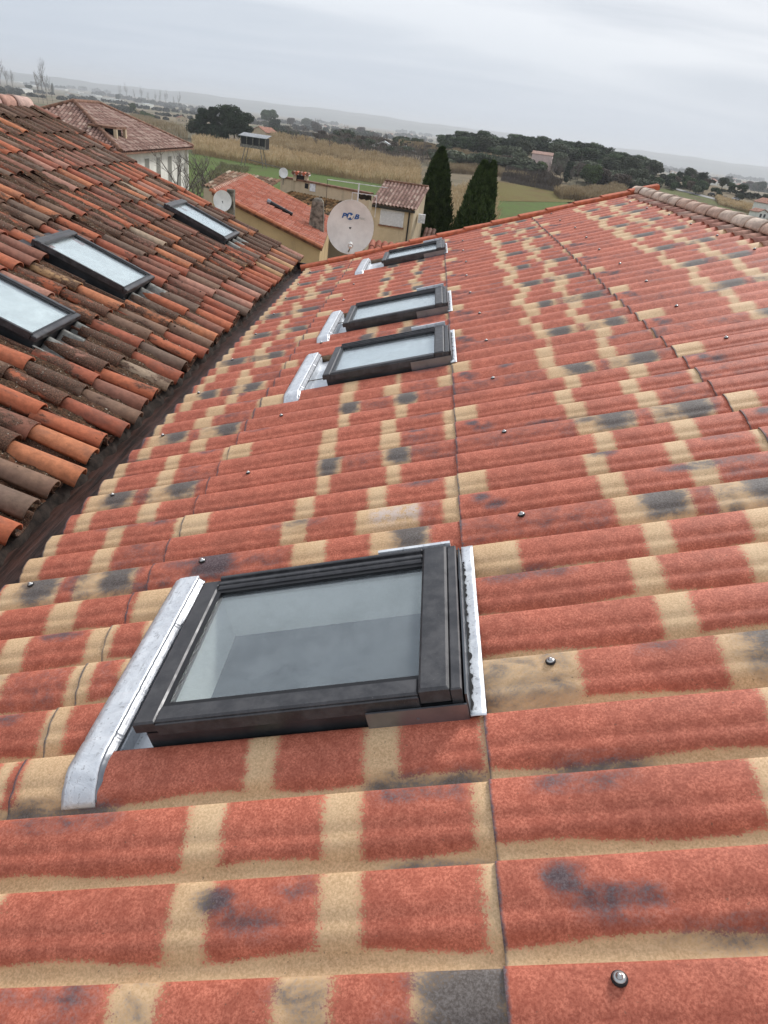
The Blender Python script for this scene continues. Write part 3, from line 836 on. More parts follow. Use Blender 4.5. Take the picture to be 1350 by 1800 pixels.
if rest_v:
    o = obj("far_cover_tiles", np_mesh("far_cover_tiles", rest_v, rest_f, [M_CLAY], True), old, color=(0.34, 0.15, 0.10, 0.6)); o['kind'] = "stuff"
# channel tiles (troughs) between the covers
CHV, CHF = half_tile(0.100, 0.082, 0.47, n=8, seg_=1)
CHM = np_mesh("channel_tile", [(x, y, -z) for x, y, z in CHV], [f[::-1] for f in CHF], [M_CLAY], True)
nch = 0
rest_v, rest_f = [], []
for ci in range(-3, ncol-1):
    y = 9.17 - (ncol-1-ci)*CSP + CSP/2
    for cj in range(NC):
        q = cj*EXPO + rnd.uniform(-.03, .03) + 0.03
        if on_skylight(q, y): continue
        x_, y_ = proj(OLDW(q+.2, y))
        loc = (q, -y+rnd.uniform(-.01, .01), -0.140); rot = (rnd.uniform(-.04, .04), R(2.0), 0)
        if -60 < x_ < 1400 and y_ < 1850 and nch < 296 and (OLDW(q, y)-Vector(CAM_POS)).length < 14:
            obj("channel_tile", CHM, old, loc=loc, rot=rot, color=(*pick(), rnd.uniform(.65, 1.0))); nch += 1
        else:
            M = Matrix.Translation(loc) @ Euler(rot).to_matrix().to_4x4(); b = len(rest_v)
            rest_v += [tuple(M @ Vector((a, b_, -c))) for a, b_, c in CHV]; rest_f += [tuple(i+b for i in f[::-1]) for f in CHF]
if rest_v:
    o = obj("far_channel_tiles", np_mesh("far_channel_tiles", rest_v, rest_f, [M_CLAY], True), old, color=(0.25, 0.13, 0.09, 0.8)); o['kind'] = "stuff"
# debris and moss heaped in the channels: crumbs of earth, moss cushions and grit
M_DEBRIS = plain("moss_debris", (0.055, 0.036, 0.025), 1.0, var=0.45, scale=60)
M_GRIT = plain("pale_grit", (0.36, 0.31, 0.25), 0.9, var=0.3, scale=40)
V = []; Fq = []; MI = []
octv = np.array([(1,0,0),(-1,0,0),(0,1,0),(0,-1,0),(0,0,1),(0,0,-1)], float)
octf = [(0,2,4),(2,1,4),(1,3,4),(3,0,4),(2,0,5),(1,2,5),(3,1,5),(0,3,5)]
heaps = [(rnd.uniform(0.1, 4.9), rnd.uniform(1, 8.7)) for _ in range(80)]
for _ in range(15000):
    if rnd.random() < .75:
        hq, hy = rnd.choice(heaps); q = rnd.gauss(hq, .30); yy = rnd.gauss(hy, .16)
    else: q, yy = rnd.uniform(0, 5), rnd.uniform(0, 8.8)
    ph = (yy - (9.17 + CSP/2))/CSP; fr = ph - round(ph)
    if abs(fr) > 0.26 and rnd.random() < .9: continue
    if not 0 < q < 4.65 or on_skylight(q-.2, yy, .02): continue
    if abs(fr) <= 0.26: z = -0.085 + rnd.uniform(-.03, .02)
    else: z = -0.004 - 0.06*(1-(abs(fr)-.26)/.24)
    r_ = rnd.uniform(.004, .013)
    b = len(V)
    for p in octv: V.append((q+p[0]*r_*rnd.uniform(.6, 1.4), -yy+p[1]*r_*rnd.uniform(.6, 1.3), z+p[2]*r_*.7))
    for f in octf: Fq.append([i+b for i in f]); MI.append(1 if r_ < .007 and (_ % 5 == 0) else 0)
o = obj("moss_debris", np_mesh("moss_debris", V, Fq, [M_DEBRIS, M_GRIT], False, MI), old); o['kind'] = "stuff"
# earth and moss filling the channels unevenly
V = []; Fq = []
for ci in range(-3, ncol-1):
    y = 9.17 - (ncol-1-ci)*CSP + CSP/2; lv = rnd.uniform(-.13, -.07); n0 = len(V); m_ = 0; nn_ = 150
    for i in range(nn_):
        q = 0.03 + i*4.6/nn_; lv += rnd.uniform(-.010, .012); lv = min(-.052 if q < 1.6 else -.022, max(-.15 if q < 1.6 else -.09, lv)); 
        if on_skylight(q-.2, y, .02): lv = -.16
        for j, a_ in enumerate((-.075, -.04, 0, .04, .075)): V.append((q, -(y+a_), lv + rnd.uniform(-.006, .006) - .012*(j in (0, 4))))
    for i in range(nn_-1):
        for j in range(4): a_ = n0+i*5+j; Fq.append((a_, a_+1, a_+6, a_+5))
k_ = NT("channel_earth", 1.0, 0.1); p_ = k_.pos(); e1 = k_.noise(p_, 70, 4, .75); e2 = k_.noise(p_, 9, 5, .7)
c_ = k_.mix(k_.ss(e1, .38, .62), (0.022, 0.014, 0.010), (0.12, 0.072, 0.045)); c_ = k_.mix(k_.ss(e2, .5, .7, 0, .6), c_, (0.19, 0.075, 0.042)); c_ = k_.mix(k_.ss(k_.noise(p_, 55, 2, .5), .66, .70), c_, (0.36, .32, .26))
k_.base(c_); k_.bump(e1, 1.0, .012)
o = obj("channel_moss", np_mesh("channel_moss", V, [f[::-1] for f in Fq], [k_.m], True), old); o['kind'] = "stuff"
# ridge caps at the top
OR = tile_mesh("ridge_tile", 0.13, 0.11, 0.47, th=0.015, n=12)
y = -1.2
while y < 9.0:
    obj("ridge_tile", OR, old, loc=(NC*EXPO+0.02, -y, 0.06), rot=(0, 0, R(-90)+rnd.uniform(-.02, .02)), color=(*rnd.choice([(0.50, 0.33, 0.28), (0.55, 0.38, 0.32), (0.46, 0.26, 0.20)]), 0.12))
    y += 0.41
# under-structure: deck, rear slope, walls
mb = MB(); Lq = NC*EXPO
mb.add([(-0.02, 1.6, -0.19), (Lq, 1.6, -0.19), (Lq, -9.20, -0.19), (-0.02, -9.20, -0.19)], [(0, 1, 2, 3), (3, 2, 1, 0)])
mb.obj("roof_deck", M_MORTAR, old)
mb = MB()
rx_ = Lq + 5.0*math.cos(2*BE); rz_ = -5.0*math.sin(2*BE)
mb.add([(Lq, 1.6, -0.05), (rx_, 1.6, rz_), (rx_, -9.20, rz_), (Lq, -9.20, -0.05)], [(0, 1, 2, 3)])
mb.obj("rear_slope", plain_red, old)
mb = MB()
OI = OLD_M.inverted()
c4 = [OLDW(0.12, -1.5, -.2), OLDW(Lq, -1.5, -.2), OLDW(Lq, 9.1, -.2), OLDW(0.12, 9.1, -.2)]
tp = [tuple(OI @ p) for p in c4]; bt = [tuple(OI @ Vector((p.x, p.y, -9.2))) for p in c4]
mb.add(tp+bt, [(0, 1, 5, 4), (1, 2, 6, 5), (2, 3, 7, 6), (3, 0, 4, 7)])
mb.obj("house_wall", M_WALL_OWN, old)

olab = ["nearest of the three skylights on the old tiled roof, cut by the photo's edge",
        "middle one of the three black-framed skylights on the old tiled roof",
        "farthest of the three black-framed skylights on the old tiled roof"]
for i, (sq, sy) in enumerate(SK_OLD):
    M = OLD_M @ Matrix.Translation((sq, -sy, -0.01))
    root = empty("skylight", mat=M, label=olab[i], cat="skylight", group="skylights on the old tiled roof")
    skylight_parts(root, .96, 0.75, False, M_GLASS_OLD, rail=0.040, z0=-0.19, zt=0.056, head=0.095)
    mb = MB().box(-0.57, 0.57, -0.47, -0.39, -0.12, -0.10); mb.box(-0.57, 0.57, 0.39, 0.47, -0.12, -0.10); mb.box(0.49, 0.60, -0.47, 0.47, -0.09, -0.03)
    mb.obj("side_flashing", M_BLACK, root)
    def ap(S, T): return -0.052 + 0.040*np.cos(2*np.pi*(T+sy-9.17)/CSP)
    draped("lead_apron", -0.66, -0.47, -0.40, 0.40, 0.0, M_LEAD, root, 90, 10, 0.004, lambda S, T, sy=sy: -0.062 + 0.045*np.cos(2*np.pi*((-T+sy)-9.17)/CSP) + 0.002*np.sin(T*300), 0.001)

# ================================================================== VALLEY GUTTER
vg = empty("valley_gutter", label="dark rusty valley gutter running between the old tiles and the corrugated sheets", cat="gutter")
E0 = ROOF_M @ Vector((-2.20, 0, -0.085)); E1 = OLD_M @ Vector((0.16, 0, -0.20))
zc = min(E0.z, E1.z) - 0.035
prof = [(E0.x+0.05, E0.z), (E0.x-0.05, E0.z-0.03), (E0.x-0.07, zc), (E1.x+0.16, zc), (E1.x+0.07, E1.z-0.02), (E1.x-0.05, E1.z+0.005)]
ys = np.linspace(-4.4, 8.9, 140)
V = []
for y in ys:
    for (x, z) in prof: V.append((x+rnd.uniform(-.003, .003), y, z+rnd.uniform(-.003, .003)))
npf = len(prof)
Fq = [(i*npf+j, (i+1)*npf+j, (i+1)*npf+j+1, i*npf+j+1) for i in range(len(ys)-1) for j in range(npf-1)]
obj("gutter_channel", np_mesh("gutter_channel", V, Fq, [M_GUTTER], False), vg)
V = []; Fq = []
# bituminous strip drooping from under the old tiles
for i, y in enumerate(np.linspace(-4.4, 8.9, 420)):
    w_ = 0.5+0.5*math.sin(y*2*math.pi/CSP+1.0)+rnd.uniform(-.15, .15)
    x = E1.x + 0.20; top = OLD_M @ Vector((0.02, 0, -0.10))
    V += [(top.x-0.05, y, top.z-0.01+0.02*w_), (top.x-0.01+0.03*w_, y, top.z-0.045), (top.x+0.01+0.035*w_+rnd.uniform(-.004, .004), y, top.z-0.09-0.01*w_)]
for i in range(419):
    for j in range(2): a = i*3+j; Fq.append((a, a+3, a+4, a+1))
obj("bitumen_strip", np_mesh("bitumen_strip", V, Fq, [plain("bitumen", (0.026, 0.018, 0.014), 0.95, var=.3, scale=20, bump=.5)], True), vg)
mb = MB().box(-2.66, -2.30, 8.86, 8.90, -1.0, -0.72); mb.obj("end_stop", M_BLACK, vg)
# ================================================================== LAND AROUND
def at_y(px, py, y):
    d = ray(px, py); return CAM_POS + d * ((y - CAM_POS[1]) / d[1])
HILL_C = at_r(965, 262, 520)[:2]
_h = ray(965, 262); HAX = np.array([_h[0], _h[1]])/math.hypot(_h[0], _h[1])
def ground_h(x, y):
    dx, dy = x - CAM_POS[0], y - CAM_POS[1]
    r = np.hypot(dx, dy)
    z = np.interp(r, [0, 50, 120, 200, 400, 1000, 3000, 7000, 16000], [-9.5, -9.9, -13.0, -14.8, -17.5, -26.0, -44.0, -62.0, -66.0])
    a = (x-HILL_C[0])*HAX[0] + (y-HILL_C[1])*HAX[1]; b = (x-HILL_C[0])*HAX[1] - (y-HILL_C[1])*HAX[0]
    z = z + 15.0*np.exp(-(a/130)**2 - (b/170.0)**2)
    z = z + 0.25*np.sin(x*0.031)*np.sin(y*0.027)*np.clip((r-60)/100, 0, 1)
    return z
def on_ground(px, py):
    d = ray(px, py)
    t = 20.0
    while t < 30000:
        P = CAM_POS + d*t
        if P[2] < ground_h(P[0], P[1]): break
        t *= 1.01
    lo, hi = t/1.01, t
    for _ in range(30):
        m = (lo+hi)/2; P = CAM_POS + d*m
        if P[2] < ground_h(P[0], P[1]): hi = m
        else: lo = m
    return CAM_POS + d*hi

def mat_ground():
    k = NT("countryside_ground", 1.0, 0.1)
    p = k.pos()
    vor = k.n('ShaderNodeTexVoronoi', {'Scale': 0.012, 'Randomness': 0.9}); k.put(vor.inputs['Vector'], k.mapv(p, (1, 0.45, 0)))
    cell = k.n('ShaderNodeSeparateColor', {0: vor.outputs['Color']}).outputs[0]
    rp = k.n('ShaderNodeValToRGB'); rp.color_ramp.interpolation = 'CONSTANT'
    cols = [(0.0, (0.13, 0.115, 0.075)), (0.25, (0.20, 0.16, 0.105)), (0.45, (0.11, 0.125, 0.06)), (0.62, (0.25, 0.20, 0.13)), (0.8, (0.16, 0.13, 0.095))]
    e = rp.color_ramp.elements; e[0].position = 0; e[0].color = (*cols[0][1], 1); e[1].position = cols[1][0]; e[1].color = (*cols[1][1], 1)
    for a, c in cols[2:]: x = e.new(a); x.color = (*c, 1)
    k.put(rp.inputs[0], cell)
    n1 = k.noise(p, 0.05, 6, 0.65); n2 = k.noise(p, 0.9, 5, 0.7)
    c = k.mix(k.ss(n1, 0.45, 0.65, 0, 0.6), rp.outputs[0], (0.08, 0.08, 0.05))
    c = k.mix(k.ss(n2, 0.3, 0.7, 0, 0.45), c, (0.15, 0.115, 0.07))
    k.base(c); return k.m
def mat_grass(name, a, b, c2):
    k = NT(name, 1.0, 0.1); p = k.pos()
    n1 = k.noise(k.mapv(p, (1, 0.5, 1)), 0.12, 5, 0.65); n2 = k.noise(p, 1.6, 5, 0.75)
    c = k.mix(k.ss(n2, 0.3, 0.7), a, b); c = k.mix(k.ss(n1, 0.45, 0.62), c, c2)
    k.base(c); k.bump(n2, 0.6, 0.15); return k.m
M_GROUND = mat_ground()
rs = np.concatenate([[0, 4], np.geomspace(9, 16000, 110)])
na = 300
an = np.linspace(0, 2*np.pi, na, endpoint=False)
Rg, Ag = np.meshgrid(rs, an, indexing='ij')
X = CAM_POS[0] + Rg*np.sin(Ag); Y = CAM_POS[1] + Rg*np.cos(Ag)
V = np.stack([X, Y, ground_h(X, Y)], -1).reshape(-1, 3)
idx = np.arange(len(rs)*na).reshape(len(rs), na)
Fq = np.stack([idx[:-1], np.roll(idx, -1, 1)[:-1], np.roll(idx, -1, 1)[1:], idx[1:]], -1).reshape(-1, 4)
tag(obj("ground", np_mesh("ground", V, Fq, [M_GROUND], True)), kind="structure")

def patch(name, pxs, mat, lift=0.06, n=26):
    """a field: polygon (4 corners, pixels projected on the land) laid over the terrain"""
    P = [on_ground(*q)[:2] for q in pxs]
    u = np.linspace(0, 1, n)
    U, W = np.meshgrid(u, u, indexing='ij')
    Q = (P[0][None, None]*((1-U)*(1-W))[..., None] + P[1][None, None]*(U*(1-W))[..., None] + P[2][None, None]*(U*W)[..., None] + P[3][None, None]*((1-U)*W)[..., None])
    Z = ground_h(Q[..., 0], Q[..., 1]) + lift
    V = np.concatenate([Q, Z[..., None]], -1).reshape(-1, 3)
    i_ = np.arange(n*n).reshape(n, n)
    return tag(obj(name, np_mesh(name, V, np.stack([i_[:-1, :-1], i_[1:, :-1], i_[1:, 1:], i_[:-1, 1:]], -1).reshape(-1, 4), [mat], True)), kind="structure")
M_GREEN = mat_grass("green_field_grass", (0.070, 0.105, 0.028), (0.115, 0.160, 0.045), (0.095, 0.115, 0.038))
M_OLIVE = mat_grass("olive_field_grass", (0.115, 0.100, 0.030), (0.165, 0.135, 0.045), (0.135, 0.098, 0.035))
patch("green_field", [(330, 271), (700, 331), (690, 420), (330, 440)], M_GREEN, 0.40)
patch("green_field", [(862, 352), (985, 352), (1120, 420), (800, 420)], M_GREEN, 0.40)
patch("olive_field", [(862, 318), (1012, 345), (1008, 358), (862, 356)], M_OLIVE, 0.48)
patch("grass_verge", [(1150, 328), (1350, 372), (1350, 400), (1160, 352)], mat_grass("verge_grass", (0.10, 0.12, 0.04), (0.14, 0.14, 0.06), (0.12, 0.10, 0.06)), 0.40)
M_ROAD = plain("pale_road", (0.30, 0.29, 0.28), 0.9)
patch("road", [(1185, 332), (1290, 358), (1292, 362), (1190, 336)], M_ROAD, 0.50)
M_WATER = plain("lagoon_water", (0.26, 0.31, 0.35), 0.25, spec=0.5, var=0.03)
patch("lagoon", [(-60, 125.5), (560, 208), (560, 212), (-60, 131)], M_WATER, 3.0)

# ---- foliage kit
def mat_leaf(name, a, b, sc=0.6):
    k = NT(name, 0.8, 0.2); p = k.pos(); oi = k.n('ShaderNodeObjectInfo')
    n1 = k.noise(p, sc, 4, 0.6); n2 = k.noise(p, sc*7, 2, 0.6)
    c = k.mix(k.ss(n1, 0.35, 0.65), a, b)
    c = k.mix(k.ss(n2, 0.35, 0.7, 0, 0.5), c, tuple(q*0.55 for q in a))
    hs = k.n('ShaderNodeHueSaturation', {'Color': c}); k.put(hs.inputs['Value'], k.ss(oi.outputs['Random'], 0, 1, 0.75, 1.3))
    k.base(hs.outputs[0]); return k.m
L_CYP = mat_leaf("cypress_leaf", (0.034, 0.058, 0.018), (0.095, 0.140, 0.046), 2.5)
L_PINE = mat_leaf("pine_needles", (0.040, 0.066, 0.030), (0.085, 0.125, 0.052), 0.35)
L_DPINE = mat_leaf("dark_pine_needles", (0.024, 0.040, 0.022), (0.052, 0.078, 0.038), 0.35)
L_OLIVE = mat_leaf("grey_green_leaf", (0.070, 0.088, 0.052), (0.125, 0.140, 0.085), 0.35)
L_BRIGHT = mat_leaf("fresh_green_leaf", (0.05, 0.085, 0.02), (0.09, 0.13, 0.035), 0.35)
L_DRY = mat_leaf("dry_reed", (0.285, 0.205, 0.110), (0.44, 0.335, 0.20), 0.25)
L_DRYTOP = mat_leaf("reed_plume", (0.42, 0.31, 0.17), (0.58, 0.46, 0.29), 0.3)
L_SCRUB = mat_leaf("brown_scrub", (0.085, 0.065, 0.05), (0.155, 0.12, 0.09), 0.3)
BARK = plain("bark", (0.11, 0.085, 0.065), 0.95, var=.3, scale=6, bump=.4)
BARKG = plain("grey_twigs", (0.17, 0.145, 0.125), 0.95, var=.25, scale=3)

def leaves(centers, radii, n, size, up=0.0, elong=1.0, rng=nrg, flat=1.0):
    """n leaf quads spread through ellipsoidal clumps"""
    centers = np.asarray(centers, float); radii = np.asarray(radii, float)
    w = radii**2; pick_ = rng.choice(len(centers), n, p=w/w.sum())
    d = rng.standard_normal((n, 3)); d /= np.linalg.norm(d, axis=1)[:, None]
    rr = radii[pick_]*rng.uniform(0.55, 1.05, n)**0.6
    dz = d.copy(); dz[:, 2] *= flat
    c = centers[pick_] + dz*rr[:, None]
    a = rng.standard_normal((n, 3)); a[:, 2] += up*2.5; a /= np.linalg.norm(a, axis=1)[:, None]
    b = np.cross(a, d + rng.standard_normal((n, 3))*0.4); b /= np.linalg.norm(b, axis=1)[:, None] + 1e-9
    s = size*rng.uniform(0.6, 1.3, n)[:, None]
    A = a*s*elong; B = b*s*0.5
    V = np.stack([c-A*.5, c+B*.6, c+A*.6, c-B*.6], 1).reshape(-1, 3)
    return V, np.arange(4*n).reshape(n, 4)

def crown_mesh(name, kind, mat, seed, n=2600, size=0.55):
    g = np.random.default_rng(seed)
    if kind == 'round':
        cs = [(g.uniform(-1.9, 1.9), g.uniform(-1.9, 1.9), g.uniform(2.2, 6.4)) for _ in range(60)]
        cs = [c for c in cs if (c[0]/2.6)**2+(c[1]/2.6)**2+((c[2]-4.6)/2.6)**2 < 1]; rr = [g.uniform(.8, 1.5) for _ in cs]; fl = .8
    elif kind == 'umbrella':
        cs = [(g.uniform(-2.6, 2.6), g.uniform(-2.6, 2.6), 0) for _ in range(50)]
        cs = [(x, y, 5.7-0.13*(x*x+y*y)-abs(g.normal(0, .7))) for x, y, _ in cs if x*x+y*y < 6.8]; rr = [g.uniform(.7, 1.25) for _ in cs]; fl = .7
    elif kind == 'tall':
        cs = [(g.uniform(-1, 1)*(1.9-.19*z), g.uniform(-1, 1)*(1.9-.19*z), z) for z in np.linspace(1.2, 7.5, 24)]; rr = [g.uniform(.6, 1.15) for _ in cs]; fl = .75
    elif kind == 'slim':
        cs = [(g.uniform(-.15, .15), g.uniform(-.15, .15), z) for z in np.linspace(.5, 7.3, 16)]; rr = [0.85*math.sin(math.pi*min(1, (i+2.5)/18))**.7+.1 for i in range(16)]; fl = 1.2
    elif kind == 'bush':
        cs = [(g.uniform(-3, 3), g.uniform(-3, 3), g.uniform(.6, 2.4)) for _ in range(16)]; rr = [g.uniform(.8, 1.4) for _ in cs]; fl = .8
    V, Fq = leaves(cs, rr, n, size, rng=g, flat=fl)
    return np_mesh(name, V, Fq, [mat])

def trunk_mesh(name, h, r, mat, limbs=5, seed=0):
    g = random.Random(seed); mb = MB()
    pts = [(0, 0, -0.3)]; x = y = 0
    for i in range(1, 5):
        x += g.uniform(-.15, .15); y += g.uniform(-.15, .15); pts.append((x, y, h*i/4))
    mb.tube(pts, [r*(1-.16*i) for i in range(5)], 6)
    for _ in range(limbs):
        z = h*g.uniform(.45, .95); a = g.uniform(0, 6.28); l = g.uniform(1.0, 2.0)
        mb.tube([(x*z/h, y*z/h, z), (x+math.cos(a)*l*.5, y+math.sin(a)*l*.5, z+l*.35), (x+math.cos(a)*l, y+math.sin(a)*l, z+l*.8)], [r*.35, r*.22, r*.08], 5)
    return mb.mesh(name, mat)

def bare_mesh(name, seed, H=8.0, spread=0.5, mat=BARKG):
    g = random.Random(seed); V = []; Fq = []
    def stick(p, q, r0, r1):
        d = (q-p).normalized(); a = d.orthogonal().normalized(); b = d.cross(a); n0 = len(V)
        for P, r in ((p, r0), (q, r1)):
            for k_ in range(3):
                t = k_*2.0944; V.append(P + a*(r*math.cos(t)) + b*(r*math.sin(t)))
        for k_ in range(3): Fq.append((n0+k_, n0+(k_+1) % 3, n0+3+(k_+1) % 3, n0+3+k_))
    def grow(p, d, L, r, lv):
        n = 3 if lv < 2 else 2
        for i in range(n):
            d2 = (d + Vector((g.uniform(-.14, .14), g.uniform(-.14, .14), g.uniform(-.02, .12)))).normalized()
            q = p + d2*(L/n); stick(p, q, r*(1-.25*i/n), r*(1-.25*(i+1)/n)); p = q; d = d2
            if lv < 4 and (i > 0 or lv > 0):
                for _ in range(2 if lv < 3 else 3):
                    e = Vector((g.uniform(-1, 1), g.uniform(-1, 1), g.uniform(-.1, .6))).normalized()
                    grow(p, (d*(1-spread) + e*spread).normalized(), L*g.uniform(.45, .68), r*.5, lv+1)
        
    grow(Vector((0, 0, -.2)), Vector((0, 0, 1)), H*.62, H*.018, 0)
    return np_mesh(name, V, Fq, [mat])

MESH = {}
def kit(kind):
    if kind in MESH: return MESH[kind]
    sd = abs(hash(kind)) % 1000 if False else sum(map(ord, kind))
    if kind.startswith('bare'): r = (bare_mesh("branches", sd, 8.0, .38 if kind.startswith('barepop') else .5), None)
    else:
        shape, leaf = kind.split('_')[:2]
        mat = dict(pine=L_PINE, dark=L_DPINE, olive=L_OLIVE, fresh=L_BRIGHT, cyp=L_CYP, scrub=L_SCRUB, dry=L_DRYTOP)[leaf if leaf in ('pine', 'dark', 'olive', 'fresh', 'cyp', 'scrub', 'dry') else leaf[:-1]]
        n = 7500 if kind.endswith('n') else (16000 if kind.endswith('f') else 4200)
        r = (crown_mesh("crown", shape, mat, sd, n, .42 if kind.endswith('n') else (.16 if kind.endswith('f') else .55)), trunk_mesh("trunk", {'umbrella': 5.2, 'bush': 1.0}.get(shape, 4.5), .16, BARK, 4 if shape != 'slim' else 0, sd))
    MESH[kind] = r
    return r
HREF = dict(round=7.4, umbrella=6.9, tall=8.4, slim=8.2, bush=3.4)
def tree(px, py, top, kind, label, cat="tree", group=None, wide=1.0, name=None, r=None):
    """base at pixel (px, py) on the land, top at pixel height `top`"""
    P = on_ground(px, py) if r is None else None
    if P is None:
        Q = at_r(px, py, r); P = np.array([Q[0], Q[1], ground_h(Q[0], Q[1])])
    rr = math.hypot(P[0]-CAM_POS[0], P[1]-CAM_POS[1])
    H = max(1.0, at_r(px + (py-top)*0.1, top, rr)[2] - P[2])
    cm, tm = kit(kind)
    shape = kind.split('_')[0]
    nm = name or {'slim': 'cypress_tree', 'umbrella': 'pine_tree', 'bush': 'bush'}.get(shape, 'bare_tree' if shape.startswith('bare') else ('pine_tree' if 'pine' in kind or 'dark' in kind else 'tree'))
    sc = H/HREF.get(shape, 8.0)
    root = empty(nm, tuple(P), rnd.uniform(0, 6.28), label=label, cat=cat, group=group)
    root.scale = (sc*wide, sc*wide, sc)
    if tm: obj("trunk", tm, root)
    obj("crown" if tm else "branches", cm, root)
    return root

# ---- reeds
def reeds(name, px_poly, n, h0, label=None, seed=1, mat=None, top=None, hv=0.2, wdt=0.05):
    """a bed of dry cane standing on the land inside a polygon of ground points"""
    g = np.random.default_rng(seed)
    P = np.array([on_ground(*q)[:2] for q in px_poly])
    lo, hi = P.min(0), P.max(0)
    pts = []
    while len(pts) < n:
        Q = g.uniform(lo, hi, (n*3, 2)); ins = np.zeros(len(Q), bool)
        for i in range(len(P)):
            a, b = P[i], P[i-1]
            c = ((a[1] > Q[:, 1]) != (b[1] > Q[:, 1])) & (Q[:, 0] < (b[0]-a[0])*(Q[:, 1]-a[1])/(b[1]-a[1]+1e-9)+a[0]); ins ^= c
        pts += list(Q[ins])
        if len(pts) < n//60: break
    Q = np.array(pts[:n]); m = len(Q)
    lump = 0.78 + hv*np.sin(Q[:, 0]*0.21+seed)*np.sin(Q[:, 1]*0.17+seed*2) + hv*0.5*np.sin(Q[:, 0]*0.9)*np.sin(Q[:, 1]*0.6)
    H = h0*lump*g.uniform(0.72, 1.12, m)
    Z = ground_h(Q[:, 0], Q[:, 1])
    base = np.column_stack([Q, Z])
    lean = g.normal(0, .14, (m, 2)) + np.array([0.05, 0.0])
    a = g.uniform(0, np.pi, m); w = np.column_stack([np.cos(a), np.sin(a), np.zeros(m)])
    def pt(f, ww): 
        c = base + np.column_stack([lean*H[:, None]*f**2, H*f]); return c - w*ww, c + w*ww
    A0, B0 = pt(0, wdt*.7); A1, B1 = pt(.62, wdt); A2, B2 = pt(0.8, wdt*1.8); A3, B3 = pt(1.0, wdt*1.1)
    V = np.stack([A0, B0, A1, B1, A2, B2, A3, B3], 1).reshape(-1, 3)
    o = np.arange(m)[:, None]*8
    F1 = np.concatenate([o+np.array([0, 1, 3, 2])]); F2 = o+np.array([2, 3, 5, 4]); F3 = o+np.array([4, 5, 7, 6])
    # side leaves
    lf = g.uniform(.25, .8, m); c = base + np.column_stack([lean*H[:, None]*lf[:, None]**2, H*lf])
    dl = np.column_stack([np.cos(a*3), np.sin(a*3), g.uniform(-.5, .4, m)])*(0.55*g.uniform(.5, 1.2, m))[:, None]
    V2 = np.stack([c, c+dl*.5+w*wdt*1.2, c+dl, c+dl*.5-w*wdt*1.2], 1).reshape(-1, 3)
    F4 = np.arange(m)[:, None]*4 + np.array([0, 1, 2, 3]) + len(V)
    V = np.concatenate([V, V2]); Fq = np.concatenate([F1, F4, F2, F3])
    mi = np.concatenate([np.zeros(2*m), np.ones(2*m)])
    o = obj(name, np_mesh(name, V, Fq, [mat or L_DRY, top or L_DRYTOP], False, mi))
    return tag(o, label, "reeds", None, "stuff")

reeds("reed_bed", [(338, 272), (420, 288), (480, 298), (560, 310), (640, 322), (735, 338), (735, 318), (640, 302), (520, 281), (420, 264), (338, 250)], 20000, 4.6, "tall dry tan reeds along the far side of the green strip behind the cream house", 3)
reeds("reed_bed", [(455, 262), (560, 280), (650, 300), (735, 316), (735, 300), (640, 280), (560, 258), (480, 246)], 20000, 4.8, "second thick band of straw coloured reeds behind the first, reaching the tall cypresses", 4)
reeds("reed_bed", [(780, 345), (870, 322), (872, 405), (780, 415)], 5000, 3.6, "dry reeds seen in the gap between the two tall cypresses", 5)
reeds("reed_bed", [(770, 303), (880, 312), (940, 331), (940, 318), (880, 301), (770, 290)], 7000, 3.6, "pale reeds behind the cypress tops beside the olive field", 6)
reeds("reed_bed", [(972, 342), (1078, 335), (1100, 341), (1060, 356), (985, 353)], 9000, 4.2, "bushy clump of dry reeds below the round dark tree left of the ridge tiles", 7)
reeds("reed_bed", [(215, 212), (330, 252), (330, 232), (240, 195)], 6000, 4.0, "far reeds behind the white house with narrow windows", 8)
reeds("reed_bed", [(1255, 350), (1322, 366), (1322, 378), (1262, 362)], 5000, 3.0, "strip of brown reeds behind the ridge tiles near the white gabled house", 9)
reeds("reed_bed", [(700, 262), (870, 290), (940, 302), (940, 296), (860, 280), (700, 254)], 7000, 3.5, "thin far band of reeds under the wooded hill", 10, wdt=.09)
reeds("scrub_bank", [(388, 293), (440, 303), (400, 330), (345, 340)], 1400, 1.7, "pale green weeds and scrub beside the white house", 12, mat=mat_leaf("weed", (0.12, 0.13, 0.06), (0.22, 0.21, 0.10)), top=mat_leaf("weedtop", (0.18, 0.17, 0.09), (0.27, 0.24, 0.13)))
reeds("winter_thicket", [(560, 262), (700, 285), (770, 292), (770, 270), (700, 262), (560, 240)], 9000, 3.6, "grey brown leafless thicket behind the reeds", 13, mat=BARKG, top=L_SCRUB, wdt=.07)
reeds("winter_thicket", [(880, 318), (975, 340), (985, 330), (960, 312), (890, 302)], 6000, 4.2, "dark grey leafless thicket beside the olive field", 14, mat=BARKG, top=L_SCRUB, wdt=.06)

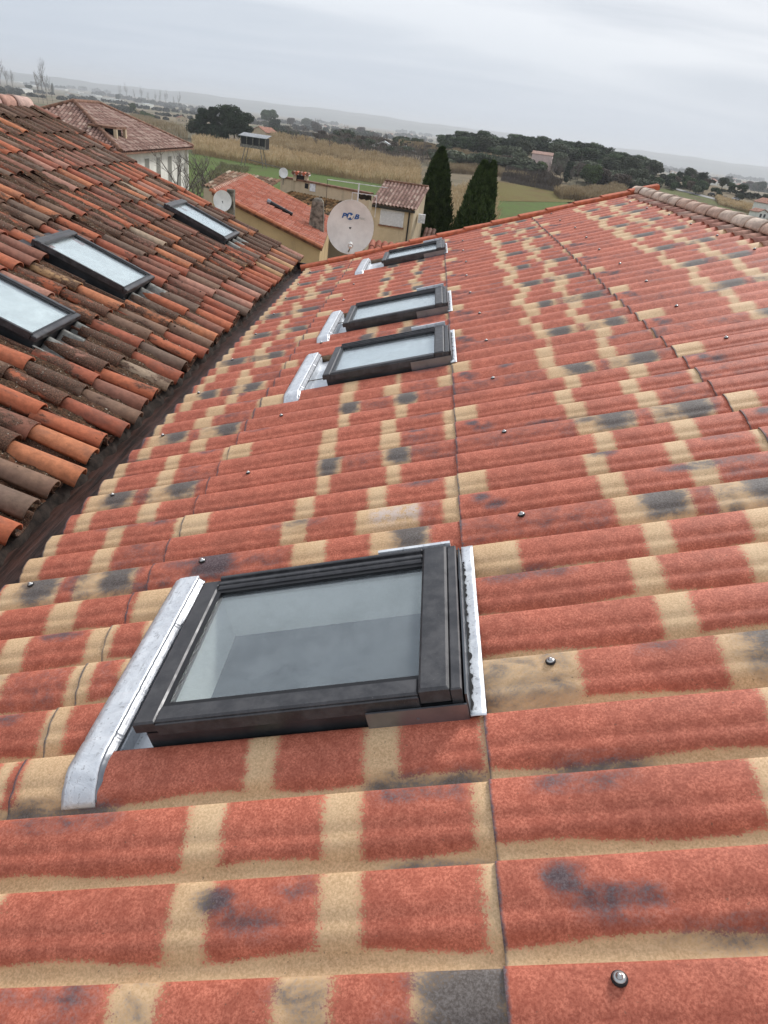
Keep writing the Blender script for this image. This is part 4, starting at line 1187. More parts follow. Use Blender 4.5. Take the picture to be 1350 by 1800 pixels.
# ---- the two tall cypresses close to the houses
def big_cypress(label, spires, base_px, r, seed):
    Q = at_r(*base_px, r); P = Vector((Q[0], Q[1], float(ground_h(Q[0], Q[1]))))
    root = empty("cypress_tree", P, 0, label=label, cat="tree")
    g = np.random.default_rng(seed)
    Vs = []; Fs = []; off = 0
    for (tx, ty, wpx, n) in spires:
        T = at_r(tx, ty, r); H = T[2]-P.z; W = wpx/F*r*0.93/2
        ox, oy = T[0]-P.x, T[1]-P.y
        z = g.uniform(0.04, 1.0, n)**0.85
        prof = np.where(z < .35, 0.72+0.28*np.sin(z/.35*np.pi/2), np.cos((z-.35)/.65*np.pi/2)**0.72)
        a = g.uniform(0, 2*np.pi, n)
        bump = 1 + 0.13*np.sin(a*7+z*9)*np.sin(z*30+a*3) + 0.08*np.sin(a*13+z*47) + 0.10*(g.uniform(0, 1, n)**6)
        rad = W*prof*bump*np.sqrt(g.uniform(0.55, 1.02, n))
        fr = 0.25 + .75*z
        C = np.column_stack([ox*fr + rad*np.cos(a), oy*fr + rad*np.sin(a), z*H])
        d = np.column_stack([np.cos(a)*.35, np.sin(a)*.35, np.ones(n)]) + g.normal(0, .28, (n, 3)); d /= np.linalg.norm(d, axis=1)[:, None]
        w = np.cross(d, g.standard_normal((n, 3))); w /= np.linalg.norm(w, axis=1)[:, None]
        L = g.uniform(.16, .34, n)[:, None]; wd = 0.045
        Vs.append(np.stack([C, C+d*L*.5+w*wd, C+d*L, C+d*L*.5-w*wd], 1).reshape(-1, 3)); Fs.append(np.arange(4*n).reshape(n, 4)+off); off += 4*n
    obj("foliage", np_mesh("foliage", np.concatenate(Vs), np.concatenate(Fs), [L_CYP]), root)
    mb = MB(); mb.tube([(0, 0, -.3), (0.02, 0, 2), (0.05, 0, 5)], [.16, .12, .05], 7); mb.obj("trunk", BARK, root)
big_cypress("tall pointed dark cypress directly beside the small tiled house, slimmer of the two", [(777, 264, 70, 34000)], (752, 400), 52, 21)
big_cypress("broader dark cypress with a blunt double top, beyond the slim one", [(852, 288, 70, 28000), (868, 288, 48, 15000)], (828, 400), 50, 22)

# ---- named trees and groups
tree(358, 246, 190, 'tall_dark_n', "loose-topped dark conifer at the left edge of the pine grove", wide=1.5)
tree(376, 249, 186, 'tall_darkb_n', "narrow-topped dark conifer in the middle of the grove", wide=1.1)
tree(412, 252, 181, 'round_dark_n', "largest round black-green pine of the grove beside the wooden lookout", wide=1.15)
tree(345, 244, 208, 'round_olive_n', "grey-green rounded tree in front of the dark grove", wide=1.2)
tree(388, 250, 214, 'bush_dark_n', "low dark shrub filling the foot of the grove", "bush", name="bush", wide=.7)
tree(428, 254, 212, 'round_dark_n', "short dark pine right against the wooden lookout", wide=1.0)
tree(472, 226, 188, 'umbrella_pine_n', "umbrella pine standing alone on the slope right of the dark grove", wide=1.0)
tree(482, 236, 206, 'round_dark', "small dark tree at the foot of the lone umbrella pine")
tree(1036, 330, 288, 'round_fresh_n', "round bushy evergreen above the reeds, left of the ridge tiles", wide=1.15)
tree(995, 322, 283, 'tall_dark_n', "shaggy dark fir between the pink house and the round evergreen")
tree(1092, 331, 318, 'slim_cyp', "tiny cypress peeking over the corner where verge meets ridge", wide=.8)
tree(923, 301, 292, 'slim_cyp', "small dark cypress below the pink house, first of a pair", wide=1.0)
tree(917, 300, 292, 'slim_cyp', "small dark cypress below the pink house, second of a pair", wide=1.0)
tree(950, 308, 283, 'round_fresh', "bright green tree just under the pink house", wide=1.2)
tree(233, 200, 181, 'round_fresh', "small green pine on the tan slope above the white house")
tree(258, 208, 196, 'bush_fresh', "low green shrub on the tan slope above the white house", "bush")
tree(208, 178, 165, 'round_dark', "dark round tree standing before the white warehouses", wide=.9)
tree(52, 162, 147, 'umbrella_dark', "flat-topped dark pine above the old roof's ridge")
tree(93, 164, 145, 'slim_cyp', "lone small cypress above the roof of the hip-roofed house")
tree(322, 262, 282, 'bush_olive', "shrub by the white house wall", "bush")
for i, (x, y, t_) in enumerate([(76, 182, 122), (84, 184, 136), (68, 180, 140), (94, 186, 150)]):
    tree(x, y, t_, 'barepopa%d' % (i % 2), "tall bare poplar rising above the old roof beside the hip-roofed house", group="bare poplars above the old roof", wide=.55)
for i, (x, y, t_) in enumerate([(3, 160, 112), (14, 163, 128), (24, 164, 132)]):
    tree(x, y, t_, 'barepopb', "bare tree at the photo's edge above the old roof's ridge", group="bare trees at the far edge of the old roof", wide=.7)
for i in range(10):
    x = 215 + i*11 + rnd.uniform(-4, 4); y = 172+(x-215)*.18
    tree(x, y+4, y-18+rnd.uniform(-3, 5), 'barepopa%d' % (i % 2), "bare poplar in the row before the distant warehouses", group="row of bare poplars before the warehouses", wide=.6)
for i in range(16):
    x = 505 + i*17 + rnd.uniform(-6, 6); y = 252+(x-505)*.16 + rnd.uniform(-6, 10)
    tree(x, y, y-30+rnd.uniform(-6, 8), 'bare%s' % 'abc'[i % 3], "leafless grey tree in the thicket behind the reeds", group="leafless trees behind the reed beds", wide=1.1)
for i in range(7):
    x = 955 + i*9 + rnd.uniform(-4, 4); y = 318+rnd.uniform(-6, 16)
    tree(x, y, y-38+rnd.uniform(-6, 8), 'bare%s' % 'abc'[i % 3], "leafless grey tree at the corner of the olive field", group="leafless trees by the olive field", wide=.9)
tree(350, 340, 298, 'barec', "bare shrubby tree between the white house's corner and the orange roof", r=48, wide=1.3)
tree(345, 350, 312, 'bush_scrubf', "dense grey-brown bush below the bare shrubs by the white house", "bush", r=42, wide=.8)
# wooded hill: pines one can tell apart along the crest, and the slope below
crest = [(775, 236), (790, 235), (812, 229), (833, 230), (856, 229), (877, 240), (905, 234), (925, 235), (950, 238), (978, 243), (1002, 247), (1021, 245), (1045, 250), (1062, 257), (1085, 265), (1108, 268), (1125, 272), (1150, 290)]
for i, (x, t_) in enumerate(crest):
    w_ = rnd.uniform(1.35, 1.8)
    tree(x+rnd.uniform(-2, 2), t_+26, t_, ['round_pine', 'round_dark', 'round_pineb', 'umbrella_dark'][i % 4], "tall pine standing against the sky along the crest of the wooded hill", group="pines along the crest of the wooded hill", wide=w_, r=rnd.uniform(480, 540))
for i in range(170):
    x = rnd.uniform(775, 1135); f = rnd.random()
    t_ = 241 + (x-775)*.10 + f*38
    if abs(x-954) < 24 and 252 < t_ < 292: continue
    tree(x, t_+22, t_, rnd.choice(['round_pine', 'round_pineb', 'umbrella_pine', 'round_dark', 'round_olive', 'round_olive', 'bush_olive'] if f < .5 else ['round_olive', 'round_olive', 'bush_olive', 'round_pine', 'round_scrub', 'round_scrub']),
         "rounded evergreen tree on the slope of the wooded hill", group="trees on the slope of the wooded hill", wide=rnd.uniform(1.2, 1.8), r=rnd.uniform(370, 440) if f > .5 else rnd.uniform(430, 490))
for i in range(64):
    x = 775 + i*5.6 + rnd.uniform(-3, 3); t_ = np.interp(x, [c_[0] for c_ in crest], [c_[1] for c_ in crest]) + rnd.uniform(5, 15)
    tree(x, t_+22, t_, rnd.choice(['round_pine', 'round_pineb', 'round_dark', 'round_olive']), "full rounded pine just below the crest of the wooded hill", group="pines just below the crest", wide=rnd.uniform(1.3, 1.9), r=rnd.uniform(440, 520))
for i in range(56):
    x = rnd.uniform(1135, 1352); y = 318+(x-1135)*.16+rnd.uniform(-14, 12)
    tree(x, y, y-rnd.uniform(10, 24), rnd.choice(['round_olive', 'round_pine', 'umbrella_pine', 'round_scrub', 'round_dark', 'barea']), "tree among the houses behind the ridge tiles", group="trees behind the ridge tiles", wide=1.1)
for i in range(46):
    x = rnd.uniform(640, 775); y = 258+(x-640)*.14+rnd.uniform(-16, 6)
    tree(x, y, y-rnd.uniform(7, 16), rnd.choice(['round_olive', 'round_dark', 'round_scrub', 'slim_cyp', 'bush_olive', 'barea']), "small far tree among the hamlet houses beyond the reeds", group="far trees of the hamlet beyond the reeds", wide=1.2)
for i in range(54):
    x = rnd.uniform(455, 650); y = 218+(x-455)*.16+rnd.uniform(-8, 24)
    tree(x, y, y-rnd.uniform(10, 20), rnd.choice(['round_olive', 'round_scrub', 'round_scrub', 'bush_olive', 'bareb']), "greyish tree on the slope between the grove and the hamlet", group="trees on the slope behind the reeds", wide=1.2)

# ---- hedges, copses and woods far out on the plain: one mass
cs = []; rr = []
for _ in range(120):
    px = rnd.uniform(-60, 1420); hz = 126+px*.133
    P = on_ground(px, hz+rnd.uniform(5, 42)**1.0*1.0+8)
    d = math.hypot(P[0], P[1]); s_ = max(1.6, d*.0045)
    dirx = rnd.uniform(-1, 1)
    for q in range(9):
        cs.append((P[0]+q*s_*1.1+rnd.uniform(-s_, s_), P[1]+q*s_*.3*dirx+rnd.uniform(-s_, s_), P[2]+s_*.25)); rr.append(s_*rnd.uniform(.5, 1.0))
cs = np.array(cs); rr = np.array(rr); keep = np.hypot(cs[:, 0], cs[:, 1]) > 330
cs, rr = cs[keep], rr[keep]
nL = 26
g = nrg; n = len(cs)*nL
pk = np.repeat(np.arange(len(cs)), nL); d = g.standard_normal((n, 3)); d /= np.linalg.norm(d, axis=1)[:, None]; d[:, 2] = np.abs(d[:, 2])*.6
c = cs[pk]+d*rr[pk][:, None]*g.uniform(.5, 1, n)[:, None]
a = g.standard_normal((n, 3)); a /= np.linalg.norm(a, axis=1)[:, None]; b = np.cross(a, g.standard_normal((n, 3))); b /= np.linalg.norm(b, axis=1)[:, None]
s_ = (rr[pk]*.5)[:, None]
tag(obj("far_woods", np_mesh("far_woods", np.stack([c-a*s_, c+b*s_, c+a*s_, c-b*s_], 1).reshape(-1, 3), np.arange(4*n).reshape(n, 4), [mat_leaf("far_leaf", (0.045, 0.052, 0.036), (0.085, 0.082, 0.058), .02)])),
    "hedges and copses scattered over the hazy plain", "woods", None, "stuff")

# ---- far range of hills
V = []; Fq = []; n = 260
for i in range(n):
    px = -500 + i*2500/n
    d = ray(px, 126+px*.133); az = math.atan2(d[0], d[1]); u = px/1350
    prof_ = 95 + 120*math.exp(-((u-.42)/.30)**2)*1.0 + 150*math.exp(-((u-1.02)/.42)**2) + 14*math.sin(u*31)+8*math.sin(u*77+1)+5*math.sin(u*190)
    for (R_, hz) in ((9000, -64), (10200, prof_*.25-42), (11500, prof_*.5-46), (13500, -64)):
        V.append((CAM_POS[0]+R_*math.sin(az), CAM_POS[1]+R_*math.cos(az), hz))
for i in range(n-1):
    for j in range(3): a = i*4+j; Fq.append((a, a+4, a+5, a+1))
tag(obj("hills", np_mesh("hills", V, Fq, [plain("hill_scrub", (0.10, 0.115, 0.10), 1.0, var=.2, scale=.001)], True)), kind="structure")

# ================================================================== HOUSES
def mat_tiles(name, cols, ):
    k = NT(name, 0.85, 0.25); f = k.attr('tv'); p = k.pos()
    rp = k.n('ShaderNodeValToRGB'); e = rp.color_ramp.elements
    e[0].position = 0; e[0].color = (*cols[0], 1); e[1].position = 1; e[1].color = (*cols[-1], 1)
    for i, c in enumerate(cols[1:-1]): x = e.new((i+1)/(len(cols)-1)); x.color = (*c, 1)
    k.put(rp.inputs[0], f); c = k.mix(k.ss(k.noise(p, 6, 4, .7), .35, .7, 0, .4), rp.outputs[0], tuple(q*.5 for q in cols[0])); k.base(c); return k.m
def tiled(name, O, U, Vv, csp, exp_, mat, parent, clip=None, seed=0, amp=0.45):
    """barrel tile courses over the parallelogram O + U*a + V*b (U along the eave, V up the slope)"""
    g = random.Random(seed); O, U, Vv = Vector(O), Vector(U), Vector(Vv)
    nu = max(1, round(U.length/csp)); nv = max(1, round(Vv.length/exp_)); N = U.cross(Vv).normalized()
    if N.z < 0: N = -N
    u = U/nu; v = Vv/nv; V = []; Fq = []; tvv = []
    for j in range(nv):
        for i in range(nu):
            c = (i+.5)/nu; b = (j+.5)/nv
            if clip and not clip(c, b): continue
            val = g.random(); n0 = len(V); jit = g.uniform(-.04, .04)
            for f, lift in ((-.12+jit, .030), (1.0, 0.0)):
                for q in range(7):
                    w = q/6; ang_ = (w-.5)*2
                    V.append(O + u*(i+w) + v*(j+f) + N*(csp*amp*(max(0, 1-(ang_/.82)**2))**.5 + lift)); tvv.append(val if abs(ang_) < .9 else val*.4)
            for q in range(6): Fq.append((n0+q, n0+q+1, n0+8+q, n0+7+q))
    Fq = [tuple(f) for f in Fq]
    me = np_mesh(name, [tuple(p) for p in V], Fq, [mat], True, attrs=dict(tv=tvv))
    o = obj(name, me, parent); o['kind'] = 'stuff'; return o
PINKT = mat_tiles("pinkish_tiles", [(0.20, 0.115, 0.09), (0.30, 0.175, 0.14), (0.38, 0.24, 0.195), (0.50, 0.37, 0.30)])
MOSST = mat_tiles("mossy_yellow_tiles", [(0.075, 0.05, 0.03), (0.20, 0.12, 0.055), (0.32, 0.17, 0.075), (0.40, 0.25, 0.12)])
REDT = mat_tiles("red_tiles", [(0.30, 0.09, 0.055), (0.40, 0.14, 0.09), (0.46, 0.19, 0.13)])
W_WHITE = mat_stucco("white_render", (0.80, 0.79, 0.72), .25, (0.45, 0.42, 0.36))
W_YEL = mat_stucco("yellow_render", (0.55, 0.40, 0.22), .55, (0.20, 0.15, 0.09))
W_CREAM = mat_stucco("cream_render", (0.60, 0.49, 0.34), .45, (0.28, 0.23, 0.17))
M_FRAMEW = plain("white_frame", (0.72, 0.73, 0.75), .5)
M_WIN = plain("dark_window", (0.05, 0.055, 0.06), .15, spec=.6)
M_SLIT = plain("grey_window_glass", (0.26, 0.26, 0.24), .3, spec=.5)
M_COP = plain("brown_coping", (0.22, 0.115, 0.075), .85, var=.25, scale=4)
M_CEMENT = plain("old_cement", (0.20, 0.18, 0.145), .95, var=.35, scale=5, bump=.5)
GZ = -9.4
def wallbox(parent, p, mat, name="wall", z0=GZ):
    """closed box from four top corners (any heights) to z0"""
    mb = MB(); n = len(p); vs = [tuple(q) for q in p] + [(q[0], q[1], z0) for q in p]
    mb.add(vs, [(i, (i+1) % n, n+(i+1) % n, n+i) for i in range(n)] + [tuple(range(n))]); return mb.obj(name, mat, parent)

# --- white house with a pinkish hip roof and narrow windows
wh = empty("white_house", label="long white house with a pinkish hipped tile roof and a row of tall narrow windows", cat="house")
ex0, ex1, ey0, ey1, ez = -33.5, -22.1, 50.2, 66.5, -2.5
rz = 0.02; rxm = (ex0+ex1)/2; ry0, ry1 = 55.9, 60.2
wallbox(wh, [(ex0+.5, ey0+.5, ez), (ex1-.45, ey0+.5, ez), (ex1-.45, ey1-.5, ez), (ex0+.5, ey1-.5, ez)], W_WHITE)
hip = lambda c, b, lo, hi: lo*b < c and c < 1-(1-hi)*b
def face(O, U, Vv, lo, hi, sd): tiled("tile_courses", O, U, Vv, .30, .42, PINKT, wh, lambda c, b: lo*b < c < 1-(1-hi)*b, sd)
Lx = ey1-ey0; f0 = (ry0-ey0)/Lx; f1 = (ry1-ey0)/Lx
face((ex1, ey0, ez), (0, Lx, 0), (rxm-ex1, 0, rz-ez), f0, f1, 1)
face((ex0, ey0, ez), (0, Lx, 0), (rxm-ex0, 0, rz-ez), f0, f1, 2)
face((ex0, ey0, ez), (ex1-ex0, 0, 0), (0, ry0-ey0, rz-ez), .5, .5, 3)
face((ex0, ey1, ez), (ex1-ex0, 0, 0), (0, ry1-ey1, rz-ez), .5, .5, 4)
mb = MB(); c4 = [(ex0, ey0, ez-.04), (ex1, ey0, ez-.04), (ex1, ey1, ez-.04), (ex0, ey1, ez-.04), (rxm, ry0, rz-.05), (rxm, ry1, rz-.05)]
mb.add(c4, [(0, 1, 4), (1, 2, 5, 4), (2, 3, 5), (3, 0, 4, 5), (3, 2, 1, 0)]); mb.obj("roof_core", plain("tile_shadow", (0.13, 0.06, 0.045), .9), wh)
for a, b in (((ex1, ey0, ez), (rxm, ry0, rz)), ((ex0, ey0, ez), (rxm, ry0, rz)), ((ex1, ey1, ez), (rxm, ry1, rz)), ((rxm, ry0, rz), (rxm, ry1, rz))):
    mb = MB(); mb.cyl(Vector(a)+Vector((0, 0, .12)), Vector(b)+Vector((0, 0, .14)), .15, n=8); mb.obj("hip_cap", M_COP, wh)
mb = MB().box(ex1-.02, ex1+.10, ey0, ey1, ez-.14, ez-.02); mb.obj("gutter", M_COP, wh)
for px_, t0_, b0_ in ((258, 274, 300), (278, 272, 305), (298, 270, 306), (314, 268, 308), (328, 266, 312)):
    d = ray(px_, 285); tt = (ex1-.45-CAM_POS[0])/d[0]; yc = CAM_POS[1]+d[1]*tt
    w = .42
    f = MB().box(ex1-.47, ex1-.42, yc-w-.06, yc+w+.06, -5.75, -3.05).obj("window_frame", W_WHITE, wh)
    MB().box(ex1-.43, ex1-.405, yc-w, yc+w, -5.65, -3.12).obj("pane", M_SLIT, f)
MB().box(ex1-.6, ex1-.2, ey1-.95, ey1-.8, -8, ez-.1).obj("downpipe", W_WHITE, wh)
# chimney-like dormer with dark openings on the near hip
d = ray(190, 232); tt = (ex1-2.2-CAM_POS[0])/d[0]; Pd = CAM_POS+d*tt
dm = [Pd[0]-1.1, Pd[0]+1.0, Pd[1]-.9, Pd[1]+1.0]
MB().box(dm[0], dm[1], dm[2], dm[3], Pd[2]+.28, Pd[2]+.42).obj("chimney_cap", M_COP, wh)
for cx_ in (dm[0]+.12, (dm[0]+dm[1])/2, dm[1]-.12):
    for cy_ in (dm[2]+.12, dm[3]-.12): MB().box(cx_-.11, cx_+.11, cy_-.11, cy_+.11, Pd[2]-1.5, Pd[2]+.28).obj("chimney_pillar", W_CREAM, wh)
MB().box(dm[0]+.3, dm[1]-.3, dm[2]+.3, dm[3]-.3, Pd[2]-1.5, Pd[2]+.2).obj("chimney_core", M_BLACK, wh)

# --- cream house with bright orange interlocking tiles
oh = empty("tiled_house", label="cream house with a bright orange roof of flat interlocking tiles and a cement chimney", cat="house")
oA, oB, oD, oC = Vector((-8.74, 25.93, -1.61)), Vector((-4.40, 26.32, -3.20)), Vector((-9.53, 34.83, -1.61)), Vector((-5.19, 35.22, -3.20))
up_ = (oA-oB); wd_ = (oC-oB); nN = wd_.cross(up_).normalized(); nN = nN if nN.z > 0 else -nN
nl, nw = 13, 23
dl = up_/nl; dw = wd_/nw
def flat_tile():
    mb = MB(); a, b = dl.length, dw.length
    # x along the eave (0..b), y up the slope (0..a*1.12), double roll profile, raised at its lower end
    prof = [(0, .000), (.04, .030), (.16, .034), (.22, .006), (.46, .004), (.52, .024), (.60, .026), (.66, .005), (.97, .004), (1.0, -.004)]
    vs = [(x*b, y, z+l_) for y, l_ in ((0, .045), (a*1.1, .002)) for x, z in prof]; n = len(prof)
    vs += [(x*b, 0.0, z) for x, z in prof]
    mb.add(vs, [(i, i+1, n+i+1, n+i) for i in range(n-1)] + [(2*n+i, 2*n+i+1, i+1, i) for i in range(n-1)])
    return mb.mesh("roof_tile", mat_clay("bright_clay", 0.3))
FT = flat_tile()
RM = Matrix((dw.normalized(), dl.normalized(), nN)).transposed()
for i in range(nw):
    for j in range(nl):
        P = oB + dw*i + dl*j
        o = obj("roof_tile", FT, oh, loc=P, color=(*rnd.choice([(0.50, 0.165, 0.10), (0.54, 0.20, 0.13), (0.47, 0.15, 0.09), (0.56, 0.235, 0.165)]), rnd.uniform(0, .8)))
        o.rotation_euler = RM.to_euler()
mb = MB(); q4 = [oB-nN*.03, oC-nN*.03, oD-nN*.03, oA-nN*.03]; mb.add(q4+[p-Vector((0, 0, .12)) for p in q4], [(0, 1, 2, 3), (7, 6, 5, 4), (0, 4, 5, 1), (1, 5, 6, 2), (2, 6, 7, 3), (3, 7, 4, 0)]); mb.obj("roof_deck", M_COP, oh)
VO = tile_mesh("verge_tile", 0.115, 0.100, dl.length*1.22, n=8, mat=mat_clay("verge_clay_orange", .35))
RV = Matrix((dl.normalized(), nN.cross(dl).normalized(), nN)).transposed()
for j in range(nl):
    for base_ in (oB-dw*.12, oC+dw*.12):
        o = obj("verge_tile", VO, oh, loc=base_+dl*j+nN*.085, color=(0.50, 0.17, 0.085, rnd.uniform(.1, .9))); o.rotation_euler = RV.to_euler()
RT2 = tile_mesh("ridge_tile", 0.12, 0.10, .40, n=8, mat=M_CLAY)
RR = Matrix((dw.normalized(), Vector((0, 0, 1)).cross(dw).normalized(), Vector((0, 0, 1)))).transposed()
for i in range(24):
    o = obj("ridge_tile", RT2, oh, loc=oA+wd_*(i/24)+Vector((0, 0, .10)), color=(*rnd.choice([(0.52, 0.30, 0.22), (0.45, 0.22, 0.15)]), .2)); o.rotation_euler = RR.to_euler()
ins = (oC-oB).normalized()*.12; dnx = -(oA-oB).normalized()
b0, b1, b2, b3 = oB+ins-Vector((.1, 0, .1)), oC-ins-Vector((.1, 0, .1)), oD-ins-Vector((0, 0, .1)), oA+ins-Vector((0, 0, .1))
wallbox(oh, [b0, b1, b2, b3], W_YEL)
# cement chimney
d = ray(556, 402); tt = (oB-Vector(CAM_POS)).dot(nN)/Vector(d).dot(nN); Pc = Vector(CAM_POS)+Vector(d)*tt
ch = empty("cement_chimney", Pc, R(5), label="tapering grey cement chimney near the low corner of the orange roof", cat="chimney")
mb = MB(); pr_ = [(.36, .30, -.35), (.30, .25, .55), (.24, .20, 1.12), (.17, .15, 1.22), (.07, .07, 1.27)]
vs = [(sx*a, sy*b, z) for a, b, z in pr_ for sx, sy in ((-1, -1), (1, -1), (1, 1), (-1, 1))]
mb.add(vs, [(4*i+k_, 4*i+(k_+1) % 4, 4*i+4+(k_+1) % 4, 4*i+4+k_) for i in range(4) for k_ in range(4)] + [(16, 17, 18, 19)]); mb.obj("chimney_stack", M_CEMENT, ch)
# dark roller-blind housing lying on the orange roof
def on_orange(px_, py_, n_=0.0):
    d = Vector(ray(px_, py_)); c = Vector(CAM_POS); return c + d*((oB+nN*n_-c).dot(nN)/d.dot(nN))
a_, b_ = on_orange(470, 354, .10), on_orange(514, 377, .10)
rb = empty("roof_window", (a_+b_)/2, label="long dark closed roof window lying across the orange tiles", cat="roof window")
ax_ = (b_-a_); h_ = ax_/2
MB().cyl(-h_, h_, .10, .075, n=10).obj("blind_housing", M_BLACK, rb)
sd = nN.cross(ax_.normalized())*.22
mb = MB(); vs = [-h_+sd*.2, h_+sd*.2, h_+sd*1.1, -h_+sd*1.1]; mb.add([v-nN*.04 for v in vs]+[v+nN*.03 for v in vs], [(0, 1, 5, 4), (1, 2, 6, 5), (2, 3, 7, 6), (3, 0, 4, 7), (4, 5, 6, 7)]); mb.obj("window_frame", M_DARKMETAL, rb)
MB().cyl(-h_-ax_.normalized()*.02, -h_+ax_.normalized()*.14, .125, n=10).obj("end_cap", M_MIDMETAL, rb)

# --- satellite dishes
def dish(name, c, n, R_, label, group=None, logo=False, arm=True, mount=None):
    n = Vector(n).normalized(); zaxis = n; x = Vector((0, 0, 1)).cross(n).normalized(); y = n.cross(x)
    M = Matrix.Translation(Vector(c)) @ Matrix((x, y, n)).transposed().to_4x4()
    root = empty(name, mat=M, label=label, cat="satellite dish", group=group)
    prof = [(0.0001, -R_*.16)] + [(R_*f, -R_*.16*(1-f*f)) for f in (.25, .45, .65, .82, .95, 1.0)] + [(R_*1.012, 0.004), (R_*1.012, -0.012), (R_*.95, -R_*.16*(1-.9)-.014), (R_*.6, -R_*.16*.64-.014), (.0001, -R_*.16-.014)]
    mb = MB(); mb.lathe(prof, 40)
    mb.obj("reflector", plain("dish_paint", (0.82, 0.82, 0.79), .5, var=.07, scale=3), root, scale=(1, 1.09, 1))
    if arm:
        mb = MB(); mb.tube([(0, -R_*1.0, -.03), (0, -R_*.85, R_*.5), (0, -R_*.55, R_*1.1)], .013, 8); mb.obj("feed_arm", M_MIDMETAL, root)
        mb = MB(); mb.cyl((0, -R_*.55, R_*1.1), (0, -R_*.47, R_*.93), .045, .032, n=12); mb.cyl((0, -R_*.60, R_*1.2), (0, -R_*.55, R_*1.1), .028, n=10); mb.obj("feed_horn", plain("lnb_plastic", (0.70, 0.70, 0.66), .5, var=.03), root)
    mb = MB(); mb.tube([(0, 0, -R_*.17), (0, -R_*.25, -R_*.30), (0, -R_*1.05, -R_*.35)] if mount is None else mount, .022, 8); mb.box(-.08, .08, -.1, .1, -R_*.24, -R_*.165); mb.obj("bracket", M_DARKMETAL, root)
    return root, M
dc = at_r(616, 400, 12.35)
toC = CAM_POS - dc
dn = Vector((toC[0], toC[1], 0)).normalized() + Vector((0.06, 0, -0.03))
dsh, DM = dish("satellite_dish", dc, dn, 0.385, "large white satellite dish with a blue logo, standing behind the corrugated roof's verge")
# logo: slanted blue letters with a globe in the middle
M_BLUE = plain("logo_blue", (0.030, 0.125, 0.36), .5, var=.02); M_LGREY = plain("logo_grey", (0.42, 0.46, 0.42), .6, var=.02); M_DISHW = plain("logo_white", (0.80, 0.79, 0.74), .5, var=.02)
def dz(x, y, R_=.385): return -R_*.16*(1-(x*x+y*y/1.188)/(R_*R_)) + .004
def text(s, size, x, y, mat, parent, shear=.25, name="logo_letter", bold=.004, lift=0.0):
    cu = bpy.data.curves.new(name, 'FONT'); cu.body = s; cu.size = size; cu.shear = shear; cu.offset = bold; cu.extrude = .001; cu.align_x = 'CENTER'; cu.resolution_u = 3
    tmp = bpy.data.objects.new("tmp", cu); COL.objects.link(tmp); dg = bpy.context.evaluated_depsgraph_get(); me = bpy.data.meshes.new_from_object(tmp.evaluated_get(dg)); bpy.data.objects.remove(tmp)
    me.materials.clear(); me.materials.append(mat)
    for v in me.vertices:
        X_, Y_ = v.co.x*1.25+x, v.co.y+y; v.co = (X_, Y_, dz(X_, Y_)+lift+v.co.z)
    return obj(name, me, parent)
text("P", .105, -.125, .135, M_BLUE, dsh); text("B", .105, .085, .135, M_BLUE, dsh)
vs = [(-.020+.060*math.cos(t), .166+.058*math.sin(t)) for t in np.linspace(0, 6.283, 25)[:-1]]
MB().add([(x, y, dz(x, y)+.001) for x, y in vs], [tuple(range(24))]).obj("logo_globe", M_BLUE, dsh)
text("M", .098, -.020, .132, M_DISHW, dsh, bold=.002, lift=.006); text("TEC", .045, .185, .135, M_LGREY, dsh, shear=0, bold=0.0)

# --- parapet house behind, small chimney, little dish
ph = empty("cream_parapet_building", label="low cream building with a brown-capped parapet behind the orange roof", cat="building")
w0, w1 = at_z(493, 312, -2.0), at_z(650, 342, -2.0)
wv = Vector(w1-w0); wv.z = 0; wn_ = Vector((-wv.y, wv.x, 0)).normalized(); wn_ = wn_ if wn_.y > 0 else -wn_
p0, p1 = Vector(w0), Vector(w1)
wallbox(ph, [p0, p1, p1+wn_*.3, p0+wn_*.3], W_CREAM, "parapet_wall")
def slab(a, b, n_, t0, t1, z0, z1, name, mat, parent):
    mb = MB(); vs = [a-n_*t0, b-n_*t0, b+n_*t1, a+n_*t1]; mb.add([v+Vector((0, 0, z0)) for v in vs]+[v+Vector((0, 0, z1)) for v in vs], [(0, 1, 5, 4), (1, 2, 6, 5), (2, 3, 7, 6), (3, 0, 4, 7), (4, 5, 6, 7), (3, 2, 1, 0)]); return mb.obj(name, mat, parent)
slab(p0-wv.normalized()*.05, p1, wn_, .06, .36, .003, .09, "coping", M_COP, ph)
def on_wall(px_, py_):
    d = Vector(ray(px_, py_)); c = Vector(CAM_POS); return c + d*((p0-c).dot(wn_)/d.dot(wn_))
q = on_wall(539, 327); wu = wv.normalized()
slab(q-wu*.13, q+wu*.13, wn_, .01, .05, -.13, .13, "vent_opening", M_BLACK, ph)
q = on_wall(550, 329); slab(q-wu*.2, q+wu*.2, wn_, .04, .05, -.22, .22, "meter_box", M_FRAMEW, ph)
q = on_wall(525, 308)
cc_ = empty("small_chimney", q+wn_*.2, label="small square chimney topped with red and white tiles on the cream parapet", cat="chimney")
for a in (-.32, .32): MB().box(a-.09, a+.09, -.2, .2, -.30, .02).obj("chimney_side", W_CREAM, cc_)
MB().box(-.22, .22, -.15, .15, -.3, 0).obj("chimney_flue", M_BLACK, cc_)
for i in range(5): MB().cyl((-.40+i*.2, -.32, .10), (-.40+i*.2, .32, .10), .095, n=8, m=0).obj("cap_tile", [M_COP, W_WHITE][0] if i % 2 == 0 else VERGE_C, cc_)
MB().box(-.5, .5, -.3, .3, .02, .07).obj("cap_slab", M_FRAMEW, cc_)
q = on_wall(499, 307)
dish("satellite_dish", q+Vector((0, -.15, .1)), (0.15, -1, .25), .25, "small pale grey dish on the end of the cream parapet", arm=False, mount=[(0, 0, -.06), (0, -.3, -.12), (0, -.6, -.12)])
